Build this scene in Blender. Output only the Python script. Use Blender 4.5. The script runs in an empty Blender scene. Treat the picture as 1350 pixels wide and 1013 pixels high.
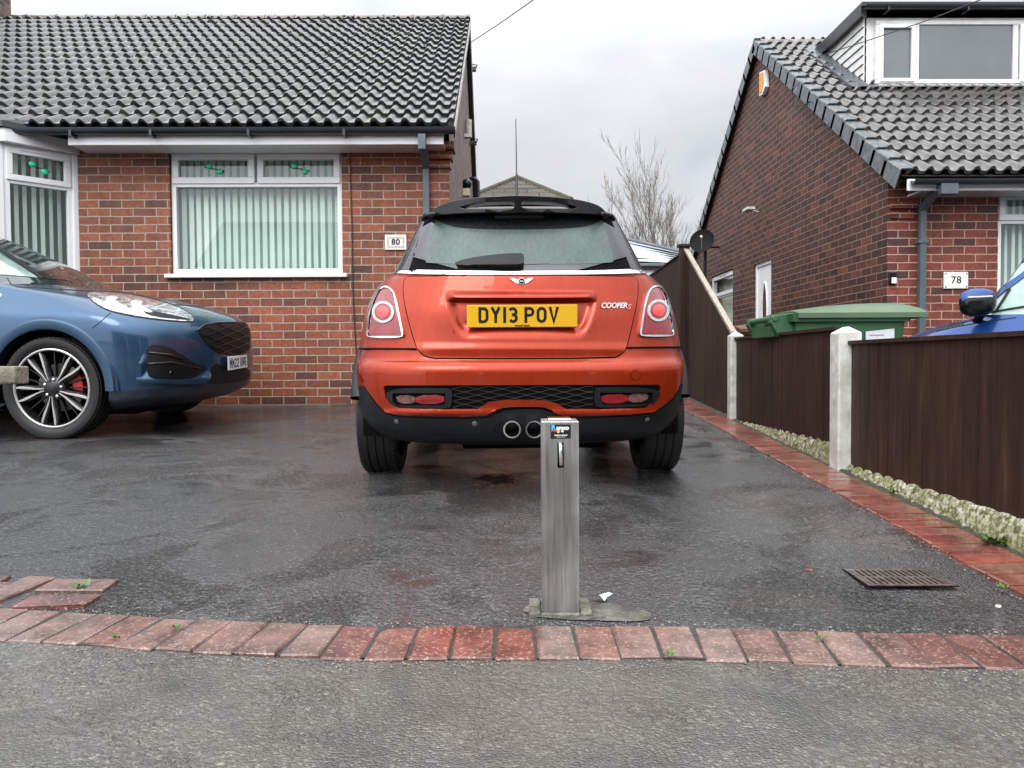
import bpy, bmesh, math, random
from mathutils import Vector, Matrix, Euler, Quaternion
from mathutils.bvhtree import BVHTree
from mathutils.geometry import delaunay_2d_cdt
random.seed(7)
R = math.radians
S = bpy.context.scene
COL = S.collection

# ------------------------------------------------------------------ camera
F = 1014.0
cam = bpy.data.objects.new('camera', bpy.data.cameras.new('camera'))
COL.objects.link(cam)
cam.data.sensor_width = 36; cam.data.lens = F/1350*36
cam.data.clip_start = .05; cam.data.clip_end = 500
CAMP = Vector((0, 0, .70))
_q = Euler((R(90-1.78), 0, R(-0.79)), 'XYZ').to_matrix() @ Matrix.Rotation(R(-0.35), 3, 'Z')
cam.matrix_world = Matrix.Translation(CAMP) @ _q.to_4x4()
S.camera = cam

def ray(px, py):
    return (_q @ Vector((px-675, -(py-506.5), -F))).normalized()
def W(px, py, Y):
    d = ray(px, py); return CAMP + d*(Y/d.y)
SL = .044
def gz(Y):
    if Y < 1.7: return -.010
    if Y < 2.1: return -.010*(1-(Y-1.7)/.4)
    if Y < 8.4: return SL*(Y-2.1)
    return SL*6.3
def G(px, py):
    d = ray(px, py); t = .7/-d.z
    for _ in range(12):
        p = CAMP+d*t; t += (p.z-gz(p.y))/(-d.z+SL)*.9
    return CAMP+d*t

# ------------------------------------------------------------------ world, sun, exposure
wd = bpy.data.worlds.new('World'); S.world = wd; wd.use_nodes = True
nt = wd.node_tree; nt.nodes.clear()
def nn(nt, t, **k):
    n = nt.nodes.new(t)
    for a, v in k.items():
        if a[0] == '_': continue
        setattr(n, a, v)
    return n
SUN_EL, SUN_AZ = R(40), R(207)
sky = nn(nt, 'ShaderNodeTexSky', sky_type='NISHITA', sun_disc=False, sun_elevation=SUN_EL, sun_rotation=SUN_AZ)
tc = nn(nt, 'ShaderNodeTexCoord'); mp = nn(nt, 'ShaderNodeMapping'); mp.inputs['Scale'].default_value = (1, 1, 2.2)
no = nn(nt, 'ShaderNodeTexNoise'); no.inputs['Scale'].default_value = 2.6; no.inputs['Detail'].default_value = 6; no.inputs['Roughness'].default_value = .5; no.inputs['Distortion'].default_value = .3
cr = nn(nt, 'ShaderNodeValToRGB'); cr.color_ramp.elements[0].position = .34; cr.color_ramp.elements[0].color = (.60, .625, .665, 1)
cr.color_ramp.elements[1].position = .66; cr.color_ramp.elements[1].color = (.82, .84, .865, 1)
sx = nn(nt, 'ShaderNodeSeparateXYZ')
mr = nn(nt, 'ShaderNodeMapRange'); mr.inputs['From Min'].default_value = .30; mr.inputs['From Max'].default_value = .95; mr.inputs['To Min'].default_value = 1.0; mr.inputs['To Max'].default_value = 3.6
mu = nn(nt, 'ShaderNodeVectorMath', operation='SCALE')
sk = nn(nt, 'ShaderNodeVectorMath', operation='SCALE'); sk.inputs['Scale'].default_value = .006
ad = nn(nt, 'ShaderNodeVectorMath', operation='ADD')
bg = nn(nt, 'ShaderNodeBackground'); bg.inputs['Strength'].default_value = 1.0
ow = nn(nt, 'ShaderNodeOutputWorld')
L = nt.links.new
L(tc.outputs['Generated'], mp.inputs['Vector']); L(mp.outputs[0], no.inputs['Vector']); L(no.outputs['Fac'], cr.inputs['Fac'])
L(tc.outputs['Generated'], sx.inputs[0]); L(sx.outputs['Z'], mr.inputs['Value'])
L(cr.outputs['Color'], mu.inputs[0])
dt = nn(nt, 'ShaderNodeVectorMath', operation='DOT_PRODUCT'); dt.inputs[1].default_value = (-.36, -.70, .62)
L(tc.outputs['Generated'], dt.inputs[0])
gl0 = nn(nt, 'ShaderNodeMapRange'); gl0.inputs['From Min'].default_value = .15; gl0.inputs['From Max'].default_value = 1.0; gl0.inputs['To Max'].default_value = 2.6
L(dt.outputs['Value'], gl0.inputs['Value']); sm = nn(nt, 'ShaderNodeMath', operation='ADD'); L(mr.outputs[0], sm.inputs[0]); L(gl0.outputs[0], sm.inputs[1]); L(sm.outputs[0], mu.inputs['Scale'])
L(sky.outputs[0], sk.inputs[0]); L(mu.outputs[0], ad.inputs[0]); L(sk.outputs[0], ad.inputs[1])
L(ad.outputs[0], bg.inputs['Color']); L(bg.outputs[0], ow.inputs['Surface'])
sl = bpy.data.lights.new('sun', 'SUN'); sl.energy = 1.3; sl.angle = R(25); sl.color = (1, .97, .93)
so = bpy.data.objects.new('sun', sl); COL.objects.link(so)
so.rotation_euler = (R(90)-SUN_EL, 0, R(-25))
S.view_settings.view_transform = 'Standard'; S.view_settings.look = 'None'; S.view_settings.exposure = 0; S.view_settings.gamma = 1
S.cycles.use_denoising = True
S.cycles.max_bounces = 6; S.cycles.transparent_max_bounces = 12; S.cycles.diffuse_bounces = 3; S.cycles.glossy_bounces = 4
S.cycles.caustics_reflective = False; S.cycles.caustics_refractive = False
S.cycles.sample_clamp_indirect = 4

# ------------------------------------------------------------------ materials
MATS = {}
def newmat(name):
    m = bpy.data.materials.new(name); m.use_nodes = True; MATS[name] = m
    n = m.node_tree; b = n.nodes['Principled BSDF']; return m, n, b
def coords(n, sc=(1, 1, 1), rot=(0, 0, 0)):
    t = nn(n, 'ShaderNodeTexCoord'); p = nn(n, 'ShaderNodeMapping')
    p.inputs['Scale'].default_value = sc; p.inputs['Rotation'].default_value = rot
    n.links.new(t.outputs['Object'], p.inputs['Vector']); return p.outputs[0]
def noise(n, vec, scale, detail=4, rough=.55, dist=0):
    t = nn(n, 'ShaderNodeTexNoise'); t.inputs['Scale'].default_value = scale; t.inputs['Detail'].default_value = detail
    t.inputs['Roughness'].default_value = rough; t.inputs['Distortion'].default_value = dist
    n.links.new(vec, t.inputs['Vector']); return t.outputs['Fac']
def ramp(n, fac, stops):
    r = nn(n, 'ShaderNodeValToRGB'); e = r.color_ramp.elements
    while len(e) < len(stops): e.new(.5)
    for i, (p, c) in enumerate(stops):
        e[i].position = p; e[i].color = (c if len(c) == 4 else (*c, 1)) if isinstance(c, tuple) else (c, c, c, 1)
    n.links.new(fac, r.inputs['Fac']); return r.outputs['Color']
def mixc(n, fac, a, b, mode='MIX'):
    x = nn(n, 'ShaderNodeMix', data_type='RGBA', blend_type=mode)
    for sk_, v in (('Factor', fac), ('A', a), ('B', b)):
        i = [q for q in x.inputs if q.name == sk_ and (q.type == 'RGBA' or sk_ == 'Factor' and q.type == 'VALUE')][0]
        if isinstance(v, (int, float)): i.default_value = v
        elif isinstance(v, tuple): i.default_value = (*v, 1)
        else: n.links.new(v, i)
    return [o for o in x.outputs if o.type == 'RGBA'][0]
def mathn(n, op, a, b=0.0, c=None):
    x = nn(n, 'ShaderNodeMath', operation=op)
    for i, v in enumerate((a, b, c)):
        if v is None: continue
        if isinstance(v, (int, float)): x.inputs[i].default_value = v
        else: n.links.new(v, x.inputs[i])
    return x.outputs[0]
def bump(n, b, h, strength=.3, dist=.01, prev=None):
    x = nn(n, 'ShaderNodeBump'); x.inputs['Strength'].default_value = strength; x.inputs['Distance'].default_value = dist
    n.links.new(h, x.inputs['Height'])
    if prev is not None: n.links.new(prev, x.inputs['Normal'])
    if b is not None: n.links.new(x.outputs[0], b.inputs['Normal'])
    return x.outputs[0]
def mat(name, col, rough=.5, metal=0, var=.25, vs=6, bs=0, bsc=60, bd=.004, coat=0, spec=.5, sc=(1, 1, 1), col2=None, det=5):
    if name in MATS: return MATS[name]
    m, n, b = newmat(name)
    v = coords(n, sc)
    if var > 0:
        f = noise(n, v, vs, det)
        c2 = col2 or tuple(x*(1-var) for x in col)
        c1 = tuple(min(1, x*(1+var*.6)) for x in col) if col2 is None else col
        n.links.new(ramp(n, f, [(.32, c2), (.68, c1)]), b.inputs['Base Color'])
    else: b.inputs['Base Color'].default_value = (*col, 1)
    b.inputs['Roughness'].default_value = rough; b.inputs['Metallic'].default_value = metal
    b.inputs['Coat Weight'].default_value = coat; b.inputs['Coat Roughness'].default_value = .04
    b.inputs['Specular IOR Level'].default_value = spec
    if bs: bump(n, b, noise(n, v, bsc, 4), bs, bd)
    return m

def brickmat(name, c1, c2, cm, axis='x', dark=.0, patch=None, mortar=.011, orange=None, ks=1.0):
    m, n, b = newmat(name)
    t = nn(n, 'ShaderNodeTexCoord'); s = nn(n, 'ShaderNodeSeparateXYZ'); n.links.new(t.outputs['Object'], s.inputs[0])
    cb = nn(n, 'ShaderNodeCombineXYZ'); n.links.new(s.outputs['X' if axis == 'x' else 'Y'], cb.inputs['X']); n.links.new(s.outputs['Z'], cb.inputs['Y'])
    wob = nn(n, 'ShaderNodeTexNoise'); wob.inputs['Scale'].default_value = 9; wob.inputs['Detail'].default_value = 2
    n.links.new(cb.outputs[0], wob.inputs['Vector'])
    sc_ = nn(n, 'ShaderNodeVectorMath', operation='SCALE'); sc_.inputs['Scale'].default_value = .010
    n.links.new(wob.outputs['Color'], sc_.inputs[0])
    av = nn(n, 'ShaderNodeVectorMath', operation='ADD'); n.links.new(cb.outputs[0], av.inputs[0]); n.links.new(sc_.outputs[0], av.inputs[1])
    def brick(fill):
        k = nn(n, 'ShaderNodeTexBrick'); k.offset = .5
        k.inputs['Scale'].default_value = 1/ks; k.inputs['Brick Width'].default_value = .233; k.inputs['Row Height'].default_value = .0845
        k.inputs['Mortar Size'].default_value = mortar*.5; k.inputs['Mortar Smooth'].default_value = .25; k.inputs['Bias'].default_value = 0
        k.inputs['Color1'].default_value = (0, 0, 0, 1); k.inputs['Color2'].default_value = (1, 1, 1, 1); k.inputs['Mortar'].default_value = (fill, fill, fill, 1)
        n.links.new(av.outputs[0], k.inputs['Vector']); return k
    k = brick(.5)
    pc = ramp(n, k.outputs['Color'], [(.0, c2), (.08, c2), (.26, tuple((a*.6+q*.4) for a, q in zip(c1, c2))), (.55, c1), (.80, tuple(a*1.12 for a in c1)), (.97, orange or tuple(a*1.25 for a in c1))])
    fn = noise(n, av.outputs[0], 30, 5, .65)
    pc = mixc(n, .75, pc, ramp(n, fn, [(.3, .45), (.7, 1.35)]), 'MULTIPLY')
    big = noise(n, cb.outputs[0], 1.6, 4, .6)
    pc = mixc(n, .8, pc, ramp(n, big, [(.3, .72), (.7, 1.12)]), 'MULTIPLY')
    st = noise(n, coords(n, (5, 5, .7)), 1.0, 5, .65, .5)
    pc = mixc(n, .55, pc, ramp(n, st, [(.35, .55), (.55, 1.1)]), 'MULTIPLY')
    if patch: # pale scars, a few bricks in size
        pn = noise(n, cb.outputs[0], 3.3, 3, .6)
        pc = mixc(n, ramp(n, pn, [(.70, 0.0), (.74, .6)]), pc, patch)
    mc = mixc(n, .8, cm, ramp(n, noise(n, av.outputs[0], 14, 4), [(.3, .75), (.7, 1.2)]), 'MULTIPLY')
    full = mixc(n, k.outputs['Fac'], pc, mc)
    n.links.new(full, b.inputs['Base Color'])
    b.inputs['Roughness'].default_value = .62
    b.inputs['Specular IOR Level'].default_value = .45
    h = mathn(n, 'SUBTRACT', mathn(n, 'MULTIPLY', fn, .35), k.outputs['Fac'])
    bump(n, b, h, .45, .005)
    return m

M = {}
M['brick80'] = brickmat('brick80', (.24, .069, .031), (.10, .036, .024), (.35, .285, .23), 'x', orange=(.31, .095, .045), mortar=.0120)
M['brick80s'] = brickmat('brick80s', (.20, .125, .10), (.11, .075, .066), (.24, .19, .165), 'y')
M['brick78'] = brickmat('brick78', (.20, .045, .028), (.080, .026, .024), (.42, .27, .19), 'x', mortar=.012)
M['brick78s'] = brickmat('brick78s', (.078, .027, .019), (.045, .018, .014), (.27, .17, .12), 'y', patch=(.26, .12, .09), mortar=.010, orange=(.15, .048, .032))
M['upvc'] = mat('upvc', (.82, .83, .84), .3, var=.05, vs=3)
M['upvc_dirty'] = mat('upvc_dirty', (.70, .70, .68), .4, var=.14, vs=9)
M['gutter'] = mat('gutter', (.018, .022, .028), .3, var=.2)
M['downpipe'] = mat('downpipe', (.085, .105, .125), .4, var=.2)
M['black_plastic'] = mat('black_plastic', (.0065, .0075, .009), .45, var=.2, bs=.15, bsc=300, spec=.35)
M['gloss_black'] = mat('gloss_black', (.006, .006, .007), .16, var=0, coat=.0, spec=.4)
M['dark'] = mat('dark', (.004, .004, .0045), .9, var=0, spec=.1)
M['rubber'] = mat('rubber', (.0075, .0075, .008), .6, var=.25, bs=.2, bsc=120)
M['chrome'] = mat('chrome', (.75, .76, .78), .12, 1, var=.05)
M['white_paint'] = mat('white_paint', (.70, .70, .67), .5, var=.3, vs=14, bs=.4, bsc=60, col2=(.44, .43, .37), det=8)
M['lead'] = mat('lead', (.085, .095, .105), .35, var=.35, vs=8)
M['cable'] = mat('cable', (.02, .02, .02), .5, var=0)

def paint(name, base, flake, rough=.28, metal=.55, drops=.25, coatw=.7, streak=.0):
    m, n, b = newmat(name)
    v = coords(n)
    f = noise(n, v, 900, 2)
    pc = ramp(n, f, [(.35, base), (.75, flake)])
    gr = noise(n, coords(n, (28, 28, 2.2)), 1.6, 5, .6, .4)
    if streak: pc = mixc(n, streak, pc, ramp(n, gr, [(.35, .45), (.65, 1.2)]), 'MULTIPLY')
    n.links.new(pc, b.inputs['Base Color'])
    n.links.new(ramp(n, gr, [(.3, .02), (.7, .09)]), b.inputs['Coat Roughness'])
    b.inputs['Metallic'].default_value = metal; b.inputs['Roughness'].default_value = rough
    b.inputs['Coat Weight'].default_value = coatw; b.inputs['Coat Roughness'].default_value = .03; b.inputs['Specular IOR Level'].default_value = .25
    # rain beads on the lacquer
    vo = nn(n, 'ShaderNodeTexVoronoi'); vo.inputs['Scale'].default_value = 130; n.links.new(v, vo.inputs['Vector'])
    h = ramp(n, vo.outputs['Distance'], [(.0, 1.0), (.28, .0)])
    gate = ramp(n, noise(n, v, 22, 3), [(.5, 0.0), (.62, 1.0)])
    hh = mixc(n, 1.0, h, gate, 'MULTIPLY')
    x = nn(n, 'ShaderNodeBump'); x.inputs['Strength'].default_value = drops; x.inputs['Distance'].default_value = .002
    n.links.new(hh, x.inputs['Height']); n.links.new(x.outputs[0], b.inputs['Coat Normal'])
    return m
M['orange'] = paint('orange_paint', (.27, .0165, .0022), (.42, .042, .0065), .30, .45, .30, coatw=.42, streak=.16)
M['blue'] = paint('blue_paint', (.015, .050, .105), (.040, .095, .175), .30, .6, .2)
M['blue2'] = paint('royal_blue_paint', (.003, .028, .13), (.008, .060, .24), .3, .5, .2)
def glassmat(name, tint=(.75, .88, .84), ior=1.5, alpha=1.0, rough=.0, gl=1.0):
    m, n, b = newmat(name); n.nodes.remove(b)
    o = [x for x in n.nodes if x.type == 'OUTPUT_MATERIAL'][0]
    tr = nn(n, 'ShaderNodeBsdfTransparent'); tr.inputs['Color'].default_value = (*tint, 1)
    g = nn(n, 'ShaderNodeBsdfGlossy'); g.inputs['Roughness'].default_value = rough; g.inputs['Color'].default_value = (gl, gl, gl, 1)
    fr = nn(n, 'ShaderNodeFresnel'); fr.inputs['IOR'].default_value = ior
    ge = nn(n, 'ShaderNodeNewGeometry')
    mri = nn(n, 'ShaderNodeMapRange'); mri.inputs['To Min'].default_value = ior; mri.inputs['To Max'].default_value = 1/ior; n.links.new(ge.outputs['Backfacing'], mri.inputs['Value']); n.links.new(mri.outputs[0], fr.inputs['IOR'])
    ms = nn(n, 'ShaderNodeMixShader')
    n.links.new(fr.outputs[0], ms.inputs[0]); n.links.new(tr.outputs[0], ms.inputs[1]); n.links.new(g.outputs[0], ms.inputs[2]); n.links.new(ms.outputs[0], o.inputs[0])
    return m
M['glass'] = glassmat('window_glass', (.95, .985, .97), 1.42)
M['lens'] = glassmat('lens_glass', (.9, .9, .9), 1.7)
M['dark_glass'] = mat('dark_glass', (.015, .025, .024), .04, var=0, coat=.5)
M['blind'] = mat('blind_fabric', (.80, .90, .84), .8, var=.05, vs=3)
M['room'] = mat('room_shade', (.42, .50, .48), .9, var=.2, vs=2)
M['gem'] = mat('green_gem', (.02, .75, .38), .15, var=.1, coat=.5)
M['red_lens'] = mat('red_lens', (.26, .005, .008), .12, var=.3, vs=40, coat=1)
M['pink_lens'] = mat('pink_lens', (.23, .013, .019), .12, var=.25, vs=30, coat=1)
M['bright_red'] = mat('bright_red', (.85, .04, .03), .2, var=.1, coat=1)
M['clear_lens'] = mat('clear_lens', (.62, .60, .58), .12, var=.35, vs=60, coat=1)
M['yellow_plate'] = mat('yellow_plate', (.64, .35, .004), .4, var=.06)
M['white_plate'] = mat('white_plate', (.72, .74, .74), .35, var=.06)
M['ink'] = mat('ink', (.005, .005, .005), .5, var=0, spec=.25)
M['green_bin'] = mat('green_bin', (.030, .105, .042), .45, var=.22, vs=5, bs=.1, bsc=30)
M['green_lid'] = mat('green_lid', (.085, .135, .075), .45, var=.12, vs=5)
M['brown_bin'] = mat('brown_bin', (.13, .045, .028), .4, var=.2)
M['timber_pale'] = mat('timber_pale', (.34, .29, .24), .6, var=.35, vs=5, sc=(10, 1, 10), bs=.3, bsc=20)
M['rusty'] = mat('rusty_iron', (.10, .05, .035), .45, .3, var=.4, vs=30, bs=.4, bsc=80)
M['moss'] = mat('moss', (.10, .12, .025), .9, var=.5, vs=20, bs=.6, bsc=60, bd=.01)
M['dirt'] = mat('dirt', (.060, .055, .030), .75, var=.6, vs=25, col2=(.03, .03, .02), bs=.8, bsc=70, bd=.01)
M['weed'] = mat('weed', (.09, .155, .035), .5, var=.4, vs=20)
M['bark'] = mat('bark', (.22, .195, .165), .8, var=.3, vs=10)

# steel (bollard): vertical streaks
m, n, b = newmat('brushed_steel'); v = coords(n, (60, 60, 2.0))
f1 = noise(n, v, 1.5, 6, .6, .6); v2 = coords(n, (8, 8, 3)); f2 = noise(n, v2, 1.2, 4)
n.links.new(mixc(n, .6, ramp(n, f1, [(.3, (.26, .255, .245)), (.7, (.50, .495, .48))]), ramp(n, f2, [(.35, .55), (.7, 1.2)]), 'MULTIPLY'), b.inputs['Base Color'])
n.links.new(ramp(n, f2, [(.3, .30), (.7, .52)]), b.inputs['Roughness']); b.inputs['Metallic'].default_value = .9
M['steel'] = m

# fence boards
m, n, b = newmat('fence_stain'); v = coords(n, (9, 9, .8)); v3 = coords(n)
f = noise(n, v, 2.2, 7, .65, .4); f2 = noise(n, v3, 1.3, 4)
c = ramp(n, f, [(.3, (.014, .0070, .0048)), (.60, (.038, .0175, .0118)), (.85, (.090, .052, .038))])
n.links.new(mixc(n, .7, c, ramp(n, f2, [(.3, .6), (.7, 1.45)]), 'MULTIPLY'), b.inputs['Base Color'])
b.inputs['Roughness'].default_value = .55; b.inputs['Specular IOR Level'].default_value = .25
bump(n, b, f, .35, .004); M['fence'] = m

# roof tiles
def tilemat(name, a, bcol, mossy):
    m, n, b = newmat(name); v = coords(n)
    f = noise(n, v, 7, 6, .65); f2 = noise(n, v, 2.2, 4, .6); f3 = noise(n, v, 38, 3)
    c = mixc(n, .7, ramp(n, f, [(.3, a), (.7, bcol)]), ramp(n, noise(n, coords(n, (3.3, 2.0, 2.0)), 1.7, 1), [(.35, .6), (.65, 1.5)]), 'MULTIPLY')
    c = mixc(n, ramp(n, mathn(n, 'MULTIPLY', f2, f3), [(.27, 0.0), (.36, mossy)]), c, (.075, .085, .03))
    n.links.new(c, b.inputs['Base Color']); n.links.new(ramp(n, f, [(.3, .42), (.7, .24)]), b.inputs['Roughness'])
    b.inputs['Specular IOR Level'].default_value = .6; b.inputs['Coat Weight'].default_value = .45; b.inputs['Coat IOR'].default_value = 1.4; b.inputs['Coat Roughness'].default_value = .2
    bump(n, b, f3, .25, .004); return m
M['tile80'] = tilemat('tile80', (.011, .011, .0115), (.046, .045, .046), .45)
M['tile78'] = tilemat('tile78', (.034, .030, .028), (.085, .077, .072), .15)
M['hiptile'] = tilemat('hiptile', (.07, .055, .044), (.14, .11, .088), .6)
M['course_tile'] = brickmat('course_tile', (.080, .066, .050), (.055, .050, .030), (.015, .014, .010), 'x', mortar=.02, orange=(.10, .09, .06), ks=3.0)
M['old_tile'] = mat('old_tile', (.060, .048, .038), .85, var=.5, vs=4, spec=.2)
M['paleroof'] = mat('pale_roof', (.42, .45, .48), .3, var=.1)

# wet tarmac: rough stones under a thin film of water
def tarmac(name, base, light, stone=150, tint=None, lowwet=.6, rough=.55, patch=0, bs=.006, rip=.085, ripst=1.0, cior=2.0, calm=1.5):
    m, n, b = newmat(name); v = coords(n)
    vo = nn(n, 'ShaderNodeTexVoronoi'); vo.inputs['Scale'].default_value = stone; n.links.new(v, vo.inputs['Vector'])
    sp = nn(n, 'ShaderNodeSeparateXYZ'); n.links.new(vo.outputs['Color'], sp.inputs[0])
    big = noise(n, v, .8, 5, .6, .6); mid = noise(n, v, 5, 5, .6)
    c = ramp(n, sp.outputs[0], [(.0, base), (.80, tuple(x*1.4 for x in base)), (.99, light)])
    c = mixc(n, .8, c, ramp(n, mid, [(.3, .65), (.7, 1.3)]), 'MULTIPLY')
    if tint: c = mixc(n, ramp(n, big, [(.44, 0.0), (.62, .7)]), c, tint)
    if patch: c = mixc(n, ramp(n, noise(n, v, 2.1, 5, .65, .4), [(.52, 0.0), (.66, patch)]), c, tuple(x*.35 for x in base))
    wet = noise(n, v, 1.3, 5, .6, .9)
    c = mixc(n, .9, c, ramp(n, noise(n, v, calm, 4, .62, .7), [(.40, .42), (.60, 1.12)]), 'MULTIPLY')
    n.links.new(c, b.inputs['Base Color']); b.inputs['Roughness'].default_value = rough; b.inputs['Specular IOR Level'].default_value = .5
    b.inputs['Coat IOR'].default_value = cior
    n.links.new(ramp(n, wet, [(.32, 1.0), (.62, lowwet)]), b.inputs['Coat Weight'])
    n.links.new(ramp(n, wet, [(.36, .03), (.60, .10)]), b.inputs['Coat Roughness'])
    hs = mathn(n, 'SUBTRACT', 1.0, vo.outputs['Distance'])
    bump(n, b, hs, .8, bs)
    amp = ramp(n, wet, [(.38, .12), (.58, 1.0)])
    x = nn(n, 'ShaderNodeBump'); x.inputs['Distance'].default_value = .0042; n.links.new(hs, x.inputs['Height']); n.links.new(amp, x.inputs['Strength'])
    r1 = noise(n, coords(n, (1, .9, 1)), 50, 4, .65, .3)
    y = nn(n, 'ShaderNodeBump'); y.inputs['Distance'].default_value = rip; y.inputs['Strength'].default_value = .5
    n.links.new(r1, y.inputs['Height']); n.links.new(x.outputs[0], y.inputs['Normal']); n.links.new(y.outputs[0], b.inputs['Coat Normal'])
    n.links.new(mathn(n, 'MULTIPLY', ramp(n, noise(n, v, calm, 4, .62, .7), [(.42, .03), (.50, .30), (.58, 1.0)]), ripst), y.inputs['Strength'])
    y2 = nn(n, 'ShaderNodeBump'); y2.inputs['Distance'].default_value = rip; n.links.new(mathn(n, 'MULTIPLY', ramp(n, noise(n, v, calm, 4, .62, .7), [(.42, .10), (.58, 1.0)]), ripst), y2.inputs['Strength']); n.links.new(r1, y2.inputs['Height'])
    x2 = nn(n, 'ShaderNodeBump'); x2.inputs['Distance'].default_value = bs; x2.inputs['Strength'].default_value = .8; n.links.new(hs, x2.inputs['Height']); n.links.new(y2.outputs[0], x2.inputs['Normal']); n.links.new(x2.outputs[0], b.inputs['Normal'])
    return m
M['drive'] = tarmac('wet_tarmac', (.016, .016, .0165), (.15, .147, .14))
M['pave'] = tarmac('pavement_tarmac', (.074, .070, .062), (.25, .235, .195), 165, tint=(.120, .102, .072), lowwet=.6, patch=.5, bs=.004, rip=.055, ripst=.8, cior=1.6, calm=1.8)
m, n, bq0 = newmat('concrete_wet'); v = coords(n)
f = noise(n, v, 22, 6, .7); f2 = noise(n, v, 6, 4)
n.links.new(mixc(n, .8, ramp(n, f, [(.35, (.045, .043, .038)), (.62, (.17, .16, .135))]), ramp(n, f2, [(.35, .5), (.65, 1.25)]), 'MULTIPLY'), bq0.inputs['Base Color'])
bq0.inputs['Roughness'].default_value = .5; bq0.inputs['Coat Weight'].default_value = .9; bq0.inputs['Coat IOR'].default_value = 1.36; bq0.inputs['Coat Roughness'].default_value = .08
q_ = bump(n, bq0, f, 1.0, .012); n.links.new(q_, bq0.inputs['Coat Normal']); M['concrete_wet'] = m
M['ground'] = mat('earth_ground', (.10, .10, .09), .7, var=.4, vs=1, bs=.3, bsc=30)
M['backyard'] = M['ground']

# paver
def pavermat(name, c1, c2, speck, rough):
    m, n, b = newmat(name); v = coords(n)
    f = noise(n, v, 5, 5, .6); vo = nn(n, 'ShaderNodeTexVoronoi'); vo.inputs['Scale'].default_value = 190; n.links.new(v, vo.inputs['Vector'])
    sp = nn(n, 'ShaderNodeSeparateXYZ'); n.links.new(vo.outputs['Color'], sp.inputs[0])
    at = nn(n, 'ShaderNodeAttribute', attribute_name='shade')
    c = ramp(n, f, [(.3, c2), (.7, c1)])
    c = mixc(n, at.outputs['Fac'], c, (c1[0]*1.0, c1[1]*1.75, c1[2]*1.9))
    c = mixc(n, .9, c, ramp(n, noise(n, v, 9, 6, .7), [(.34, .35), (.66, 1.3)]), 'MULTIPLY')
    c = mixc(n, ramp(n, sp.outputs[0], [(.80, 0.0), (.97, .55)]), c, speck)
    n.links.new(c, b.inputs['Base Color'])
    n.links.new(ramp(n, noise(n, v, 3, 4), [(.35, rough*.45), (.65, rough)]), b.inputs['Roughness'])
    b.inputs['Coat IOR'].default_value = 1.35; b.inputs['Coat Roughness'].default_value = .12; n.links.new(ramp(n, noise(n, v, 2.2, 4), [(.4, .9), (.6, .25)]), b.inputs['Coat Weight'])
    bump(n, b, sp.outputs[0], .35, .004); return m
M['paver'] = pavermat('paver', (.195, .070, .052), (.095, .034, .027), (.42, .30, .25), .5)
M['paver_side'] = pavermat('paver_side', (.25, .058, .038), (.17, .038, .026), (.33, .15, .11), .5)
M['joint'] = mat('joint_sand', (.035, .033, .028), .5, var=.5, vs=40, bs=.5, bsc=120)

# lumpy whitewashed base
m, n, b = newmat('mossy_whitewash'); v = coords(n)
f = noise(n, v, 45, 6, .7); f2 = noise(n, v, 4, 4)
c = ramp(n, f, [(.38, (.035, .035, .014)), (.48, (.19, .18, .09)), (.60, (.52, .50, .40))])
c = mixc(n, ramp(n, f2, [(.45, 0.0), (.65, .6)]), c, (.12, .13, .03)); n.links.new(c, b.inputs['Base Color'])
b.inputs['Roughness'].default_value = .8; bump(n, b, f, .5, .008); M['whitewash'] = m

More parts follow.
